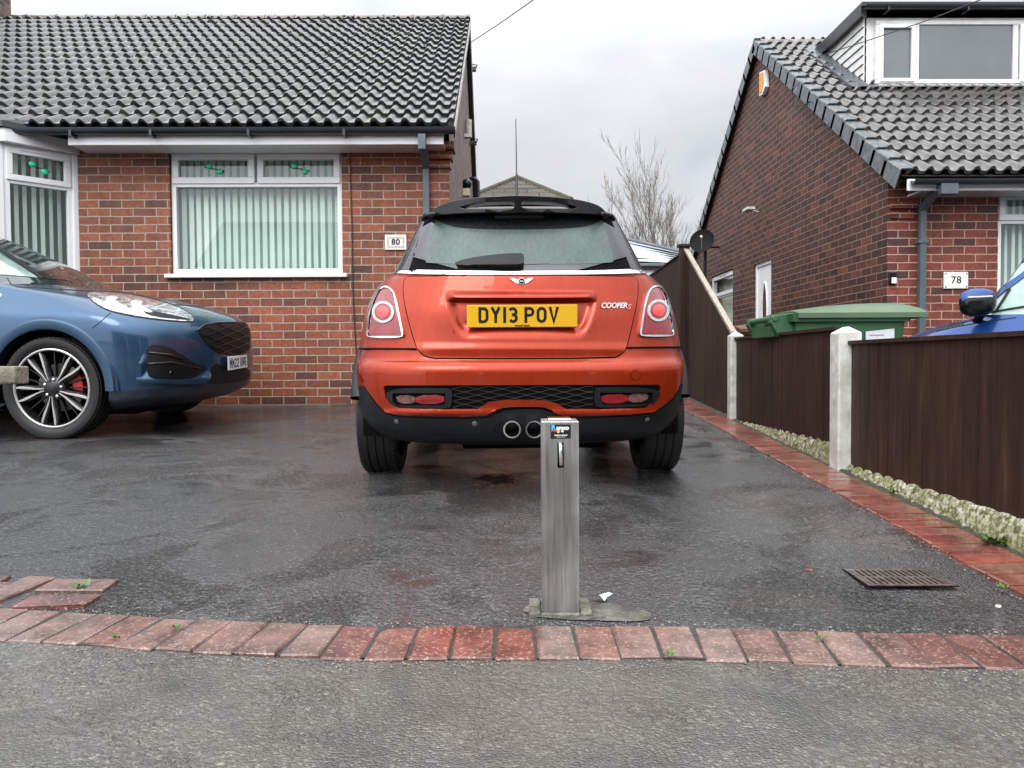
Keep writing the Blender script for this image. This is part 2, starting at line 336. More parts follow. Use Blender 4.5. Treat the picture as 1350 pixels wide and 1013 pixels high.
# ------------------------------------------------------------------ object helpers
WM = {}
def link(o, parent=None):
    COL.objects.link(o)
    if parent is not None: o.parent = parent
    return o
def tag(o, label=None, cat=None, group=None, kind=None):
    if label: o['label'] = label
    if cat: o['category'] = cat
    if group: o['group'] = group
    if kind: o['kind'] = kind
    return o
def thing(name, label, cat, loc=(0, 0, 0), rot=None, group=None):
    o = bpy.data.objects.new(name, None); COL.objects.link(o)
    Mx = Matrix.Translation(Vector(loc)) @ (rot.to_4x4() if rot is not None else Matrix.Identity(4))
    o.matrix_world = Mx; WM[o.name] = Mx; o.empty_display_size = .1
    return tag(o, label, cat, group)
def root_inv(o):
    while o.parent is not None: o = o.parent
    return WM[o.name].inverted() if o.name in WM else Matrix.Identity(4)
class MB:
    def __init__(s): s.v = []; s.f = []; s.a = []
    def add(s, vs, fs, shade=0.0):
        k = len(s.v); s.v += [Vector(p) for p in vs]; s.f += [tuple(i+k for i in f) for f in fs]; s.a += [shade]*len(vs); return s
    def box(s, x0, x1, y0, y1, z0, z1, mtx=None, shade=0.0):
        vs = [Vector((x, y, z)) for x in (x0, x1) for y in (y0, y1) for z in (z0, z1)]
        if mtx is not None: vs = [mtx @ p for p in vs]
        return s.add(vs, [(0, 1, 3, 2), (4, 6, 7, 5), (0, 4, 5, 1), (2, 3, 7, 6), (0, 2, 6, 4), (1, 5, 7, 3)], shade)
    def tube(s, pts, r, n=8, cap=True):
        pts = [Vector(p) for p in pts]; k = len(pts); rs = r if isinstance(r, (list, tuple)) else [r]*k
        d0 = (pts[1]-pts[0]).normalized(); u = d0.orthogonal().normalized(); rings = []
        vs = []
        for i, p in enumerate(pts):
            d = ((pts[min(i+1, k-1)]-pts[max(i-1, 0)])).normalized()
            u = (u-d*u.dot(d)).normalized(); w = d.cross(u)
            for j in range(n):
                a = 2*math.pi*j/n; vs.append(p+(u*math.cos(a)+w*math.sin(a))*rs[i])
        fs = [(i*n+j, i*n+(j+1) % n, (i+1)*n+(j+1) % n, (i+1)*n+j) for i in range(k-1) for j in range(n)]
        if cap: fs += [tuple(range(n-1, -1, -1)), tuple((k-1)*n+j for j in range(n))]
        return s.add(vs, fs)
    def prism(s, poly, fn, t0, t1):
        """poly of 2D points; fn(u,v,t)->Vector; extruded t0..t1"""
        n = len(poly); vs = [fn(u, v, t0) for u, v in poly]+[fn(u, v, t1) for u, v in poly]
        fs = [tuple(range(n-1, -1, -1)), tuple(range(n, 2*n))]+[(i, (i+1) % n, n+(i+1) % n, n+i) for i in range(n)]
        return s.add(vs, fs)
    def lathe(s, prof, axis_pt, ax, n=48, a0=0, a1=2*math.pi):
        """prof: (radius, along) list"""
        ax = Vector(ax).normalized(); u = ax.orthogonal().normalized(); w = ax.cross(u); P0 = Vector(axis_pt)
        full = abs(a1-a0-2*math.pi) < 1e-6; m_ = n if full else n+1; vs = []
        for r, t in prof:
            for j in range(m_):
                a = a0+(a1-a0)*j/n; vs.append(P0+ax*t+(u*math.cos(a)+w*math.sin(a))*r)
        fs = []
        for i in range(len(prof)-1):
            for j in range(n):
                j2 = (j+1) % m_; fs.append((i*m_+j, i*m_+j2, (i+1)*m_+j2, (i+1)*m_+j))
        return s.add(vs, fs)
    def obj(s, name, material, parent=None, smooth=False, bevel=0, world=True, auto=None, label=None, fixn=True):
        me = bpy.data.meshes.new(name); vs = s.v
        if parent is not None and world:
            inv = root_inv(parent); vs = [inv @ p for p in vs]
        me.from_pydata([tuple(p) for p in vs], [], s.f)
        if any(s.a):
            at = me.attributes.new('shade', 'FLOAT', 'POINT')
            for i, q in enumerate(s.a): at.data[i].value = q
        me.materials.append(MATS[material] if isinstance(material, str) and material in MATS else (M[material] if isinstance(material, str) else material))
        if fixn:
            bm = bmesh.new(); bm.from_mesh(me); bmesh.ops.recalc_face_normals(bm, faces=bm.faces); bm.to_mesh(me); bm.free()
        if smooth:
            me.polygons.foreach_set('use_smooth', [True]*len(me.polygons))
        me.update()
        o = bpy.data.objects.new(name, me); link(o, parent)
        if smooth and auto:
            md = o.modifiers.new('es', 'EDGE_SPLIT'); md.split_angle = R(auto)
        if bevel:
            md = o.modifiers.new('bv', 'BEVEL'); md.width = bevel; md.segments = 2; md.limit_method = 'ANGLE'; md.angle_limit = R(40); md.harden_normals = False
        if label: o['label'] = label
        return o
def struct(o): o['kind'] = 'structure'; return o
def textmesh(txt, size, name='lettering', extrude=.0006, shear=0, bold=0, spacing=1.0):
    cu = bpy.data.curves.new('t', 'FONT'); cu.body = txt; cu.size = size; cu.extrude = extrude; cu.offset = bold; cu.shear = shear; cu.space_character = spacing
    cu.align_x = 'CENTER'; cu.align_y = 'CENTER'
    o = bpy.data.objects.new('t', cu); COL.objects.link(o)
    dg = bpy.context.evaluated_depsgraph_get(); dg.update()
    me = bpy.data.meshes.new_from_object(o.evaluated_get(dg)); vs = [v.co.copy() for v in me.vertices]; fs = [tuple(p.vertices) for p in me.polygons]
    bpy.data.objects.remove(o); bpy.data.curves.remove(cu); bpy.data.meshes.remove(me)
    return vs, fs
def text(txt, size, origin, ux, uy, material, parent, name='lettering', world=True, **k):
    """flat lettering centred on origin, ux along the line, uy up"""
    vs, fs = textmesh(txt, size, **k); ux = Vector(ux).normalized(); uy = Vector(uy).normalized(); un = ux.cross(uy)
    o = Vector(origin); b_ = MB(); b_.add([o+ux*v.x+uy*v.y+un*v.z for v in vs], fs)
    return b_.obj(name, material, parent, world=world)
# number-plate characters drawn as constant-width strokes in a 50 x 79 box
def arc(cx, cy, rx, ry, a0, a1, n=8): return [(cx+rx*math.cos(R(a0+(a1-a0)*i/n)), cy+ry*math.sin(R(a0+(a1-a0)*i/n))) for i in range(n+1)]
GL = {
 'D': [[(7, 7), (7, 72), (26, 72)]+arc(26, 54, 17, 18, 90, 0, 5)+arc(26, 25, 17, 18, 0, -90, 5)+[(3, 7)]],
 'Y': [[(6, 79), (25, 42), (25, 0)], [(44, 79), (25, 42)]],
 '1': [[(25, 0), (25, 79)]],
 '3': [arc(24, 56, 17, 16, 150, 0, 6)+arc(28, 53, 13, 12, 0, -90, 4)+[(20, 41)], [(20, 41.2), (28, 41)]+arc(26, 24, 17, 17, 80, -150, 9)],
 'P': [[(7, 0), (7, 72), (26, 72)]+arc(26, 55, 17, 17, 90, -90, 8)+[(7, 38)]],
 'O': [arc(25, 54, 18, 18, 180, 0, 8)+arc(25, 25, 18, 18, 0, -180, 8)+[(7, 54)]],
 'V': [[(6, 79), (25, 5), (44, 79)]],
 'M': [[(7, 0), (7, 74), (25, 34), (43, 74), (43, 0)]],
 '2': [arc(25, 55, 17, 17, 165, 0, 7)+[(41, 46), (8, 12), (8, 7), (45, 7)]],
 'U': [[(7, 79), (7, 25)]+arc(25, 25, 18, 18, 180, 360, 8)+[(43, 79)]],
 'W': [[(5, 79), (12, 6), (25, 52), (38, 6), (45, 79)]],
 'G': [arc(25, 54, 18, 18, 15, 180, 7)+arc(25, 25, 18, 18, 180, 360, 8)+[(43, 38), (27, 38)]],
}
def stroke(pts, w):
    L_, R_ = [], []; n = len(pts)
    for i, p in enumerate(pts):
        a = Vector(pts[max(i-1, 0)]); b_ = Vector(pts[min(i+1, n-1)]); p = Vector(p)
        d1 = (p-a).normalized() if i else (b_-p).normalized(); d2 = (b_-p).normalized() if i < n-1 else d1
        t = (d1+d2)
        t = t.normalized() if t.length > 1e-3 else d1
        nn_ = Vector((-t.y, t.x)); k = w/2/max(.45, nn_.dot(Vector((-d1.y, d1.x))))
        L_.append(p+nn_*k); R_.append(p-nn_*k)
    return L_, R_
def plate_text(txt, origin, ux, uy, scale, material, parent, un=None):
    ux = Vector(ux).normalized(); uy = Vector(uy).normalized(); un = un or ux.cross(uy); b_ = MB(); x = 0; o = Vector(origin)
    tot = sum((33 if c == ' ' else 50) for c in txt)+11*(len(txt)-1)-22*txt.count(' ')
    xs = -tot/2
    for c in txt:
        if c == ' ': xs += 22; continue
        if c == '1': xs -= 16
        for k, st in enumerate(GL[c]):
            st2 = [p for i, p in enumerate(st) if i == 0 or (Vector(p)-Vector(st[i-1])).length > .5]
            l, r = stroke(st2, 14); e = .0012+.0004*k
            vs = []
            for a, q in zip(l, r):
                for z in (a, q): vs.append(o+ux*((xs+z.x)*scale)+uy*((z.y-39.5)*scale)+un*e)
            b_.add(vs, [(2*i, 2*i+2, 2*i+3, 2*i+1) for i in range(len(l)-1)])
        xs += 61 if c != '1' else 61-20
    return b_.obj('lettering', material, parent, world=False)

# ------------------------------------------------------------------ ground
b = MB(); ys = [-40, -10, 0, 1.3, 1.7, 1.9, 2.1, 5, 8.4, 14, 30, 60, 140]
xs = [-90, -20, 0, 20, 90]; vs = [(x, y, gz(y)-.03) for y in ys for x in xs]
b.add(vs, [(j*5+i, j*5+i+1, (j+1)*5+i+1, (j+1)*5+i) for j in range(len(ys)-1) for i in range(4)])
struct(b.obj('ground', 'ground', smooth=False))
def sheet(name, x0, x1, y0, y1, mat_, dz, nx=40, ny=40, amp=0.0, edge=None):
    b = MB(); vs = []
    for j in range(ny+1):
        for i in range(nx+1):
            u = i/nx; v = j/ny; x = x0+(x1-x0)*u
            a = y0(x) if callable(y0) else y0; c = y1(x) if callable(y1) else y1
            y = a+(c-a)*v
            z = gz(y)+dz+amp*(math.sin(x*1.9+y*1.1)+math.sin(x*.8-y*2.3+1))*.5*min(1, max(0, (y-2.0)*1.5 if y0 is not None else 1))
            vs.append((x, y, z))
    b.add(vs, [(j*(nx+1)+i, j*(nx+1)+i+1, (j+1)*(nx+1)+i+1, (j+1)*(nx+1)+i) for j in range(ny) for i in range(nx)])
    return struct(b.obj(name, mat_, smooth=True))
# centre line of the paver row, where the pavement meets the drive
rowpts = [G(px, py) for px, py in ((-60, 822), (60, 828), (150, 834), (280, 842), (400, 847), (520, 850), (650, 850), (780, 849), (900, 849), (1000, 853), (1100, 857), (1220, 860), (1350, 862), (1430, 864))]
def rowy(x):
    P = rowpts
    if x <= P[0].x: return P[0].y+(x-P[0].x)*(-.05)
    for a, c in zip(P, P[1:]):
        if x <= c.x: return a.y+(c.y-a.y)*(x-a.x)/(c.x-a.x)
    return P[-1].y+(x-P[-1].x)*(-.04)
sheet('driveway', -14, 14, lambda x: rowy(x)+.04, 8.3, 'drive', 0, 80, 80, .006)
sheet('side_passage', -.45, 3.95, 8.302, 20, 'drive', -.004, 10, 20, 0)
sheet('pavement', -14, 14, -2.0, lambda x: rowy(x)-.05, 'pave', .001, 60, 30, 0)
sheet('road', -40, 40, -12, -2.004, 'drive', -.012, 10, 10, 0)
sheet('joint_bed', -6, 6, lambda x: rowy(x)-.097, lambda x: rowy(x)+.097, 'joint', .0045, 60, 2, 0)

def paver(b, cx, cy, rot, lx, ly, h=.012, jit=.004, dz=0, shade=None):
    """one brick: chamfered block with its top a little irregular"""
    mt = Matrix.Translation((cx, cy, 0)) @ Matrix.Rotation(rot, 4, 'Z')
    ch = .004; vs = []; z0 = gz(cy)+dz; tx = random.uniform(-jit, jit)*.5; ty = random.uniform(-jit, jit)*.5
    for (kx, ky, z) in [(1, 1, -.03), (1, 1, h-ch), (0, 0, h)]:
        hx = lx/2-(0 if kx else ch); hy = ly/2-(0 if ky else ch)
        for sx_, sy_ in ((-1, -1), (1, -1), (1, 1), (-1, 1)):
            q = mt @ Vector((sx_*hx, sy_*hy, 0)); vs.append((q.x+random.gauss(0, .0013), q.y+random.gauss(0, .0018), gz(q.y)+dz+z+tx*sx_+ty*sy_))
    fs = [(0, 1, 5, 4), (1, 2, 6, 5), (2, 3, 7, 6), (3, 0, 4, 7), (4, 5, 9, 8), (5, 6, 10, 9), (6, 7, 11, 10), (7, 4, 8, 11), (8, 9, 10, 11)]
    b.add(vs, fs, random.random()*.9 if shade is None else shade)
b = MB(); x = -1.9
while x < 1.95:
    w_ = .097+random.uniform(-.003, .003)
    y = rowy(x); sl_ = math.atan2(rowy(x+.05)-rowy(x-.05), .1)
    paver(b, x, y+random.uniform(-.006, .006), sl_+random.uniform(-.02, .02), w_, .200, .008+random.uniform(-.002, .002), .003, 0, random.uniform(.3, 1) if (x < -.42 or .1 < x < .95) else random.uniform(0, .25))
    x += w_+random.uniform(.003, .007)
struct(b.obj('paver_row', 'paver'))
b = MB()
for px, py, rt, lx, ly in ((103, 775, -.03, .205, .10), (76, 796, -.02, .20, .098), (20, 779, 1.35, .20, .098), (-35, 786, 1.35, .2, .098), (-40, 770, 0, .2, .1)):
    g = G(px, py); paver(b, g.x, g.y, rt, lx, ly, .012, .003)
struct(b.obj('paver_corner', 'paver'))
# edging down the right side of the drive
def xin(y): return 1.505+.042*(y-2.2)
b = MB(); y = 1.98
while y < 9.5:
    w_ = .099
    paver(b, xin(y)+.108, y, R(-2.4)+random.uniform(-.01, .01), .212, w_, .013, .004, 0, random.uniform(0, .7))
    y += w_+.011
struct(b.obj('brick_edging', 'paver_side'))
# mossy strip and lumpy base along the fence
def xf(y): return 1.80+.042*(y-4.1)
b = MB(); ny = 260; nx = 7; vs = []
for j in range(ny+1):
    y = 1.9+7.6*j/ny
    for i in range(nx+1):
        u = i/nx; x = xin(y)+.212+u*.12
        vs.append((x, y, gz(y)+.004+.022*u+.012*random.random()*(1 if 0 < i else 0)))
b.add(vs, [(j*(nx+1)+i, j*(nx+1)+i+1, (j+1)*(nx+1)+i+1, (j+1)*(nx+1)+i) for j in range(ny) for i in range(nx)])
tag(b.obj('mossy_ground', 'dirt', smooth=True), 'strip of moss and dirt between the brick edging and the fence', 'moss', kind='stuff')

def weeds(b, cx, cy, r, n):
    for _ in range(n):
        a = random.uniform(0, 6.28); l = random.uniform(.3, 1)*r; x = cx+random.uniform(-r, r)*.5; y = cy+random.uniform(-r, r)*.5; z = gz(y)+.012
        d = Vector((math.cos(a), math.sin(a), random.uniform(.3, 1.3))).normalized(); s_ = d.cross(Vector((0, 0, 1))).normalized()*l*.2
        p = Vector((x, y, z)); b.add([p, p+d*l*.5+s_, p+d*l, p+d*l*.5-s_], [(0, 1, 2, 3)])
for (px, py, r, n_, lab) in ((108, 780, .03, 26, 'pale green weed between the two loose pavers at far left'), (155, 848, .02, 16, 'small weed at the joint under the left pavers'), (233, 833, .018, 22, 'thin weed growing along a paver joint'),
                       (886, 870, .018, 16, 'small weed in front of the wet pavers right of the bollard'), (1080, 850, .02, 14, 'weed in a joint of the pale pavers'), (1180, 655, .045, 26, 'green weed beside the fence base near the middle post'),
                       (1312, 722, .06, 34, 'leafy green weed at the foot of the whitewashed base'), (1197, 712, .02, 14, 'tiny weed on the inner edge of the brick edging'), (1322, 781, .025, 22, 'low green weed beside the edging at far right'), (930, 572, .03, 18, 'weed tuft by the far edging beside the car')):
    g = G(px, py); b = MB(); weeds(b, g.x, g.y, r, n_)
    tag(b.obj('weed', 'weed'), lab, 'weed', 'weeds in the paving joints')
# worn, wet concrete round the bollard and grit washed along the edges
b = MB(); c0 = G(775, 808); k = 48; vs = [(c0.x, c0.y, gz(c0.y)+.0065)]; rnd = random.Random(12)
ph = [rnd.uniform(0, 6.28) for _ in range(6)]
for i in range(k):
    a = 2*math.pi*i/k; rr_ = 1+sum(.13/(q+1)*math.sin((q+2)*a+ph[q]) for q in range(6))+rnd.uniform(-.03, .03)
    x = c0.x+.17*rr_*math.cos(a); y = c0.y+.070*rr_*math.sin(a)-.002; y = max(y, rowy(x)+.085); vs.append((x, y, gz(y)+.003))
b.add(vs, [(0, 1+i, 1+(i+1) % k) for i in range(k)])
struct(b.obj('concrete_patch', 'concrete_wet', smooth=True))
b = MB(); rnd = random.Random(31)
def grit(x, y, r):
    z = gz(y)+.004; vs = [(x+r*rnd.uniform(.7, 1.2)*math.cos(a), y+r*rnd.uniform(.7, 1.2)*math.sin(a), z) for a in (0, 1.26, 2.5, 3.77, 5.03)]+[(x, y, z+r*.9)]
    b.add(vs, [(i, (i+1) % 5, 5) for i in range(5)])
for _ in range(650):
    x = rnd.uniform(-1.7, 1.6); grit(x, rowy(x)+rnd.choice((-1, 1))*(.108+abs(rnd.gauss(0, .03))), rnd.uniform(.0012, .0038))
for _ in range(350):
    y = rnd.uniform(2.1, 6); grit(xin(y)+rnd.choice((-.01, .215))+rnd.gauss(0, .012), y, rnd.uniform(.0015, .0045))
for _ in range(260): grit(rnd.uniform(-1.8, 1.5), rnd.uniform(1.3, 4.2), rnd.uniform(.0012, .003))
tag(b.obj('grit', mat('grit_stone', (.22, .20, .17), .5, var=.5, vs=60)), 'loose grit scattered on the paving', 'grit', kind='stuff')

# ------------------------------------------------------------------ roofs
def tiled(x0, x1, ye, ze, yr, zr, per=.15, expo=.30, hgt=.048, n=9, seed=1):
    rnd = random.Random(seed); b = MB(); d = Vector((0, yr-ye, zr-ze)); Ls = d.length; d.normalize(); up = Vector((0, -d.z, d.y))
    rows = int(math.ceil(Ls/expo)); cnt = int((x1-x0)/per*n)
    def prof(x):
        t = ((x-x0)/per) % 1.0
        return hgt*(math.cos((t-.5)/.30*math.pi/2) if abs(t-.5) < .30 else 0)**.8
    prf = [prof(x0+(x1-x0)*i/cnt) for i in range(cnt+1)]
    for r in range(rows):
        s0 = r*expo; s1 = min(s0+expo*1.08, Ls); vs = []
        jj = [rnd.uniform(-.003, .003) for _ in range(int((x1-x0)/.30)+2)]
        for i in range(cnt+1):
            x = x0+(x1-x0)*i/cnt; j_ = jj[int((x-x0)/.30)]
            q = Vector((x, ye, ze))
            vs += [q+d*(s0+.002)+up*(prf[i]+.010), q+d*s0+up*(prf[i]+.042+j_), q+d*(s0+.015)+up*(prf[i]+.045+j_), q+d*s1+up*(prf[i]*.9+.006)]
        b.add(vs, [(4*i+k, 4*i+4+k, 4*i+5+k, 4*i+1+k) for i in range(cnt) for k in range(3)])
    return b
def ridge(x0, x1, y, z, r=.11, seg=.45):
    b = MB(); x = x0
    while x < x1-.01:
        e = min(x+seg-.008, x1); prof_ = []
        for (xx, rr_) in ((x, r), (e-.04, r*.97), (e-.04, r*1.06), (e, r*1.06)):
            prof_ += [Vector((xx, y+rr_*math.cos(R(a)), z+rr_*.75*math.sin(R(a))-.04)) for a in range(0, 181, 20)]
        b.add(prof_, [(i*10+j, i*10+j+1, (i+1)*10+j+1, (i+1)*10+j) for i in range(3) for j in range(9)])
        x += seg
    return b
def gable_wall(x, y0, y1, zb, ze, yr, zr): return [(x, y0, zb), (x, y1, zb), (x, y1, ze), (x, yr, zr), (x, y0, ze)]
def holed(x0, x1, z0, z1, y, holes, depth=.11):
    """front wall sheet with openings and their reveals"""
    b = MB(); xs = sorted({x0, x1, *[h[0] for h in holes], *[h[1] for h in holes]}); zs = sorted({z0, z1, *[h[2] for h in holes], *[h[3] for h in holes]})
    for i in range(len(xs)-1):
        for j in range(len(zs)-1):
            cx = (xs[i]+xs[i+1])/2; cz = (zs[j]+zs[j+1])/2
            if any(h[0] < cx < h[1] and h[2] < cz < h[3] for h in holes): continue
            b.add([(xs[i], y, zs[j]), (xs[i+1], y, zs[j]), (xs[i+1], y, zs[j+1]), (xs[i], y, zs[j+1])], [(0, 1, 2, 3)])
    for h in holes:
        a = [(h[0], h[2]), (h[1], h[2]), (h[1], h[3]), (h[0], h[3])]
        for k in range(4):
            p, q = a[k], a[(k+1) % 4]; b.add([(p[0], y, p[1]), (q[0], y, q[1]), (q[0], y+depth, q[1]), (p[0], y+depth, p[1])], [(0, 1, 2, 3)])
    return b
def frame_bars(b, x0, x1, z0, z1, w, y0, y1, T=None):
    for (a, c, d, e) in ((x0, x1, z1-w, z1), (x0, x1, z0, z0+w), (x0, x0+w, z0+w, z1-w), (x1-w, x1, z0+w, z1-w)):
        b.box(a, c, y0, y1, d, e, T)

YW = 8.0
def window(parent, x0, x1, z0, z1, y, split, T=None, toplights=2, pad=.0, room=True, slat=.089, gems=True, tw=.065, blind=True):
    """frame with opening top lights over one fixed pane, vertical blind and a dim room behind"""
    win = MB(); frame_bars(win, x0, x1, z0, z1, .05, y, y+.07, T); win.box(x0+.05, x1-.05, y, y+.07, split-.022, split+.022, T)
    wo = win.obj('window', 'upvc', parent, bevel=.006)
    cw = (x1-x0-.0)/toplights; fr_ = MB()
    for k in range(toplights):
        a = x0+.018+k*cw; c = x0+cw*(k+1)-.018
        if k: a -= .008
        frame_bars(fr_, a, c, split+.012, z1-.03, tw, y-.018, y+.04, T)
        fr_.box((a+c)/2-.17, (a+c)/2+.17, y-.028, y-.017, z1-.052, z1-.036, T)
    fr_.obj('sash', 'upvc', wo, bevel=.005)
    pn = MB(); pn.box(x0+.05, x1-.05, y+.045, y+.05, z0+.05, split-.02, T); pn.obj('pane', 'glass', wo)
    for k in range(toplights):
        a = x0+.018+k*cw+tw-.01; c = x0+cw*(k+1)-.018-tw+.01
        pn = MB(); pn.box(a, c, y+.018, y+.022, split+.012+tw-.01, z1-.03-tw+.01, T); pn.obj('pane', 'glass', wo)
        if gems:
            cx = (a+c)/2; cz = (split+.012+z1-.03)/2; TT = T or Matrix.Identity(4)
            for dx, dz in ((-.055, .028), (.055, -.028)):
                g = MB()
                g.lathe([(.0, -.008), (.022, -.006), (.034, 0), (.022, .006), (0, .008)], (0, 0, 0), (0, 1, 0), 16)
                for i in range(len(g.v)-5*16, len(g.v)):
                    p = g.v[i]; g.v[i] = TT @ Vector((cx+dx+p.x*1.05, y+.008+p.y, cz+dz+p.z*.85))
                g.obj('gem_ornament', 'gem', wo, smooth=True)
            g = MB(); pth = [TT @ Vector((cx+u, y+.01, cz-.028*math.sin(u/.055*1.57)+.016*math.sin(u*60))) for u in [(-.10+.2*i/16) for i in range(17)]]
            g.tube(pth, .005, 5); g.obj('lead_wire', 'cable', wo)
    if blind:
        bl = MB(); x = x0+.06; rnd = random.Random(3)
        while x < x1-.06:
            ang = R(22)+rnd.uniform(-.12, .12); hx = slat*.26*math.cos(ang); hy = slat*.27*math.sin(ang)
            T_ = T or Matrix.Identity(4); lean = rnd.uniform(-.004, .004)
            vs = [T_ @ Vector((x-hx, y+.17-hy, z0+.04)), T_ @ Vector((x+hx, y+.17+hy, z0+.04)), T_ @ Vector((x+hx+lean, y+.17+hy, z1-.05)), T_ @ Vector((x-hx+lean, y+.17-hy, z1-.05))]
            bl.add(vs, [(0, 1, 2, 3)]); x += .0765
        bl.obj('vertical_blind', 'blind', wo)
    if room:
        rm = MB(); rm.box(x0+.01, x1-.01, y+.27, y+.28, z0-.1, z1+.05, T); rm.box(x0+.0, x0+.01, y+.12, y+.5, z0-.1, z1+.05, T); rm.box(x1-.01, x1, y+.12, y+.5, z0-.1, z1+.05, T)
        rm.obj('room_backdrop', 'room', wo)  # pale backing sheet added close behind the slats to brighten the gaps
    return wo

# ------------------------------------------------------------------ house 80
h80 = thing('brick_bungalow', 'red brick bungalow numbered 80 with grey pantile roof behind the cars', 'house', (-.5, YW, gz(YW)))
XR = W(593, 300, YW).x; zb = gz(8)-.05
wx0 = W(224, 280, YW).x; wx1 = W(451, 280, YW).x; wz1 = W(335, 197, YW).z; wz0 = W(335, 361, YW).z
bayx = W(98, 280, YW).x
soff = W(300, 193, YW-.3).z+.01
eY = 7.62; eZ = W(300, 168, eY).z; rY = 12.0; rZ = W(300, 27, rY).z
TH = YW-eY
hl = [(wx0, wx1, wz0, wz1), (bayx-2.3, bayx-.03, gz(8)+.9, W(100, 206, YW).z-.05)]
x0w = -13
b = holed(x0w, XR, zb, soff+.12, YW, hl); b.obj('front_wall', 'brick80', h80)
# plinth courses standing a little proud
b = MB(); b.box(x0w, XR+.012, YW-.02, YW+.02, zb, gz(8)+.16); b.obj('plinth', 'brick80', h80)
b = MB(); yb = 2*rY-YW
b.add([(XR, YW, zb), (XR, yb, zb), (XR, yb, eZ+.05), (XR, rY, rZ-.06), (XR, YW, eZ+(rZ-eZ)*(YW-eY)/(rY-eY)-.05)], [(0, 1, 2, 3, 4)]); b.obj('gable_wall', 'brick80s', h80)
b = MB(); b.add([(x0w, yb, zb), (XR, yb, zb), (XR, yb, eZ+.1), (x0w, yb, eZ+.1)], [(0, 1, 2, 3)]); b.obj('rear_wall', 'brick80', h80)
# corbelled bricks under the verge
b = MB()
for i in range(3): b.box(XR-.24, XR+.015+.022*i, YW-.03-.055*(i), YW+.1, soff-.16+.083*i, soff-.085+.083*i)
b.obj('corbel', 'brick80', h80)
tb = tiled(x0w, XR+.07, eY, eZ, rY, rZ, seed=2); rf = tb.obj('roof', 'tile80', h80, smooth=True, auto=40)
b = MB(); b.add([(x0w, eY, eZ-.01), (XR+.07, eY, eZ-.01), (XR+.07, rY, rZ-.01), (x0w, rY, rZ-.01), (x0w, 2*rY-eY, eZ), (XR+.07, 2*rY-eY, eZ)], [(0, 1, 2, 3), (3, 2, 5, 4)]); b.obj('roof_deck', 'tile80', h80)
ridge(x0w, XR+.08, rY, rZ+.03).obj('ridge_tiles', 'hiptile', rf, smooth=True, auto=40)
b = MB(); d_ = Vector((0, rY-eY, rZ-eZ)); 
for sgn in (1, -1):
    p0 = Vector((XR+.07, rY-sgn*(rY-eY), eZ-.02)); p1 = Vector((XR+.07, rY, rZ-.02))
    b.add([p0, p1, p1+Vector((0, 0, -.09)), p0+Vector((0, 0, -.09)), p0+Vector((.014, 0, 0)), p1+Vector((.014, 0, 0)), p1+Vector((.014, 0, -.09)), p0+Vector((.014, 0, -.09))], [(0, 1, 2, 3), (7, 6, 5, 4), (0, 4, 5, 1), (3, 2, 6, 7)])
b.obj('verge', 'white_paint', rf)
# moss tufts on the ridge and scattered over tiles
b = MB()
def lump(b, c, r):
    k = len(b.v); vs = []; 
    for i in range(4):
        ph = i/3*math.pi/2; n_ = 7
        for j in range(n_):
            a = j/n_*6.283; q = r*(.75+.5*random.random()); vs.append(Vector(c)+Vector((q*math.cos(a)*math.cos(ph), q*math.sin(a)*math.cos(ph), q*.6*math.sin(ph))))
    b.add(vs, [(i*7+j, i*7+(j+1) % 7, (i+1)*7+(j+1) % 7, (i+1)*7+j) for i in range(3) for j in range(7)])
for _ in range(300):
    x = random.uniform(-10, XR); t = min(1, random.expovariate(4.5)); 
    if t > .5 and random.random() < .7: continue
    p = Vector((x, rY, rZ)).lerp(Vector((x, eY, eZ)), t); lump(b, p+Vector((0, -.02, .050 if t > .03 else .07)), random.uniform(.008, .022)*(1.1 if t < .1 else .8))
mo = b.obj('moss', 'moss', h80, smooth=True); mo['kind'] = 'stuff'
# gutter, fascia, soffit
gx0 = W(78, 175, 7.6).x
def gutter(x0, x1, y, z, r=.055):
    b = MB(); vs = []
    for x in (x0, x1):
        for rr_ in (r, r-.006): vs += [Vector((x, y+rr_*math.cos(R(a)), z+rr_*math.sin(R(a)))) for a in range(180, 361, 15)]
    k = 13; fs = []
    for i in range(12): fs += [(i, i+1, 2*k+i+1, 2*k+i), (k+i, 3*k+i, 3*k+i+1, k+i+1), (i, k+i, k+i+1, i+1), (2*k+i, 2*k+i+1, 3*k+i+1, 3*k+i)]
    fs += [(0, 2*k, 3*k, k), (12, k+12, 3*k+12, 2*k+12), ]; b.add(vs, fs); return b
gzv = W(300, 171, 7.58).z
b = gutter(gx0-3, XR+.09, 7.585, gzv+.01, .058)
x = gx0-.4
for px in (97, 202, 330, 455):
    xx = W(px, 176, 7.6).x; b.box(xx-.012, xx+.012, 7.53, 7.66, gzv-.068, gzv+.005)
b.obj('gutter', 'gutter', h80, smooth=True, auto=35)
b = MB(); b.box(gx0+.06, XR-.03, 7.64, 7.66, soff-.012, gzv+.03); b.box(gx0+.06, XR-.03, 7.66, YW, soff-.0, soff+.02); b.obj('fascia', 'upvc', h80, bevel=.004)
# window
wy = YW+.035
wo = window(h80, wx0+.004, wx1-.004, wz0+.004, wz1-.004, wy, W(335, 243, YW).z)
b = MB(); b.box(wx0-.05, wx1+.05, YW-.06, YW+.03, wz0-.045, wz0-.004); b.obj('sill', 'upvc', wo, bevel=.008)
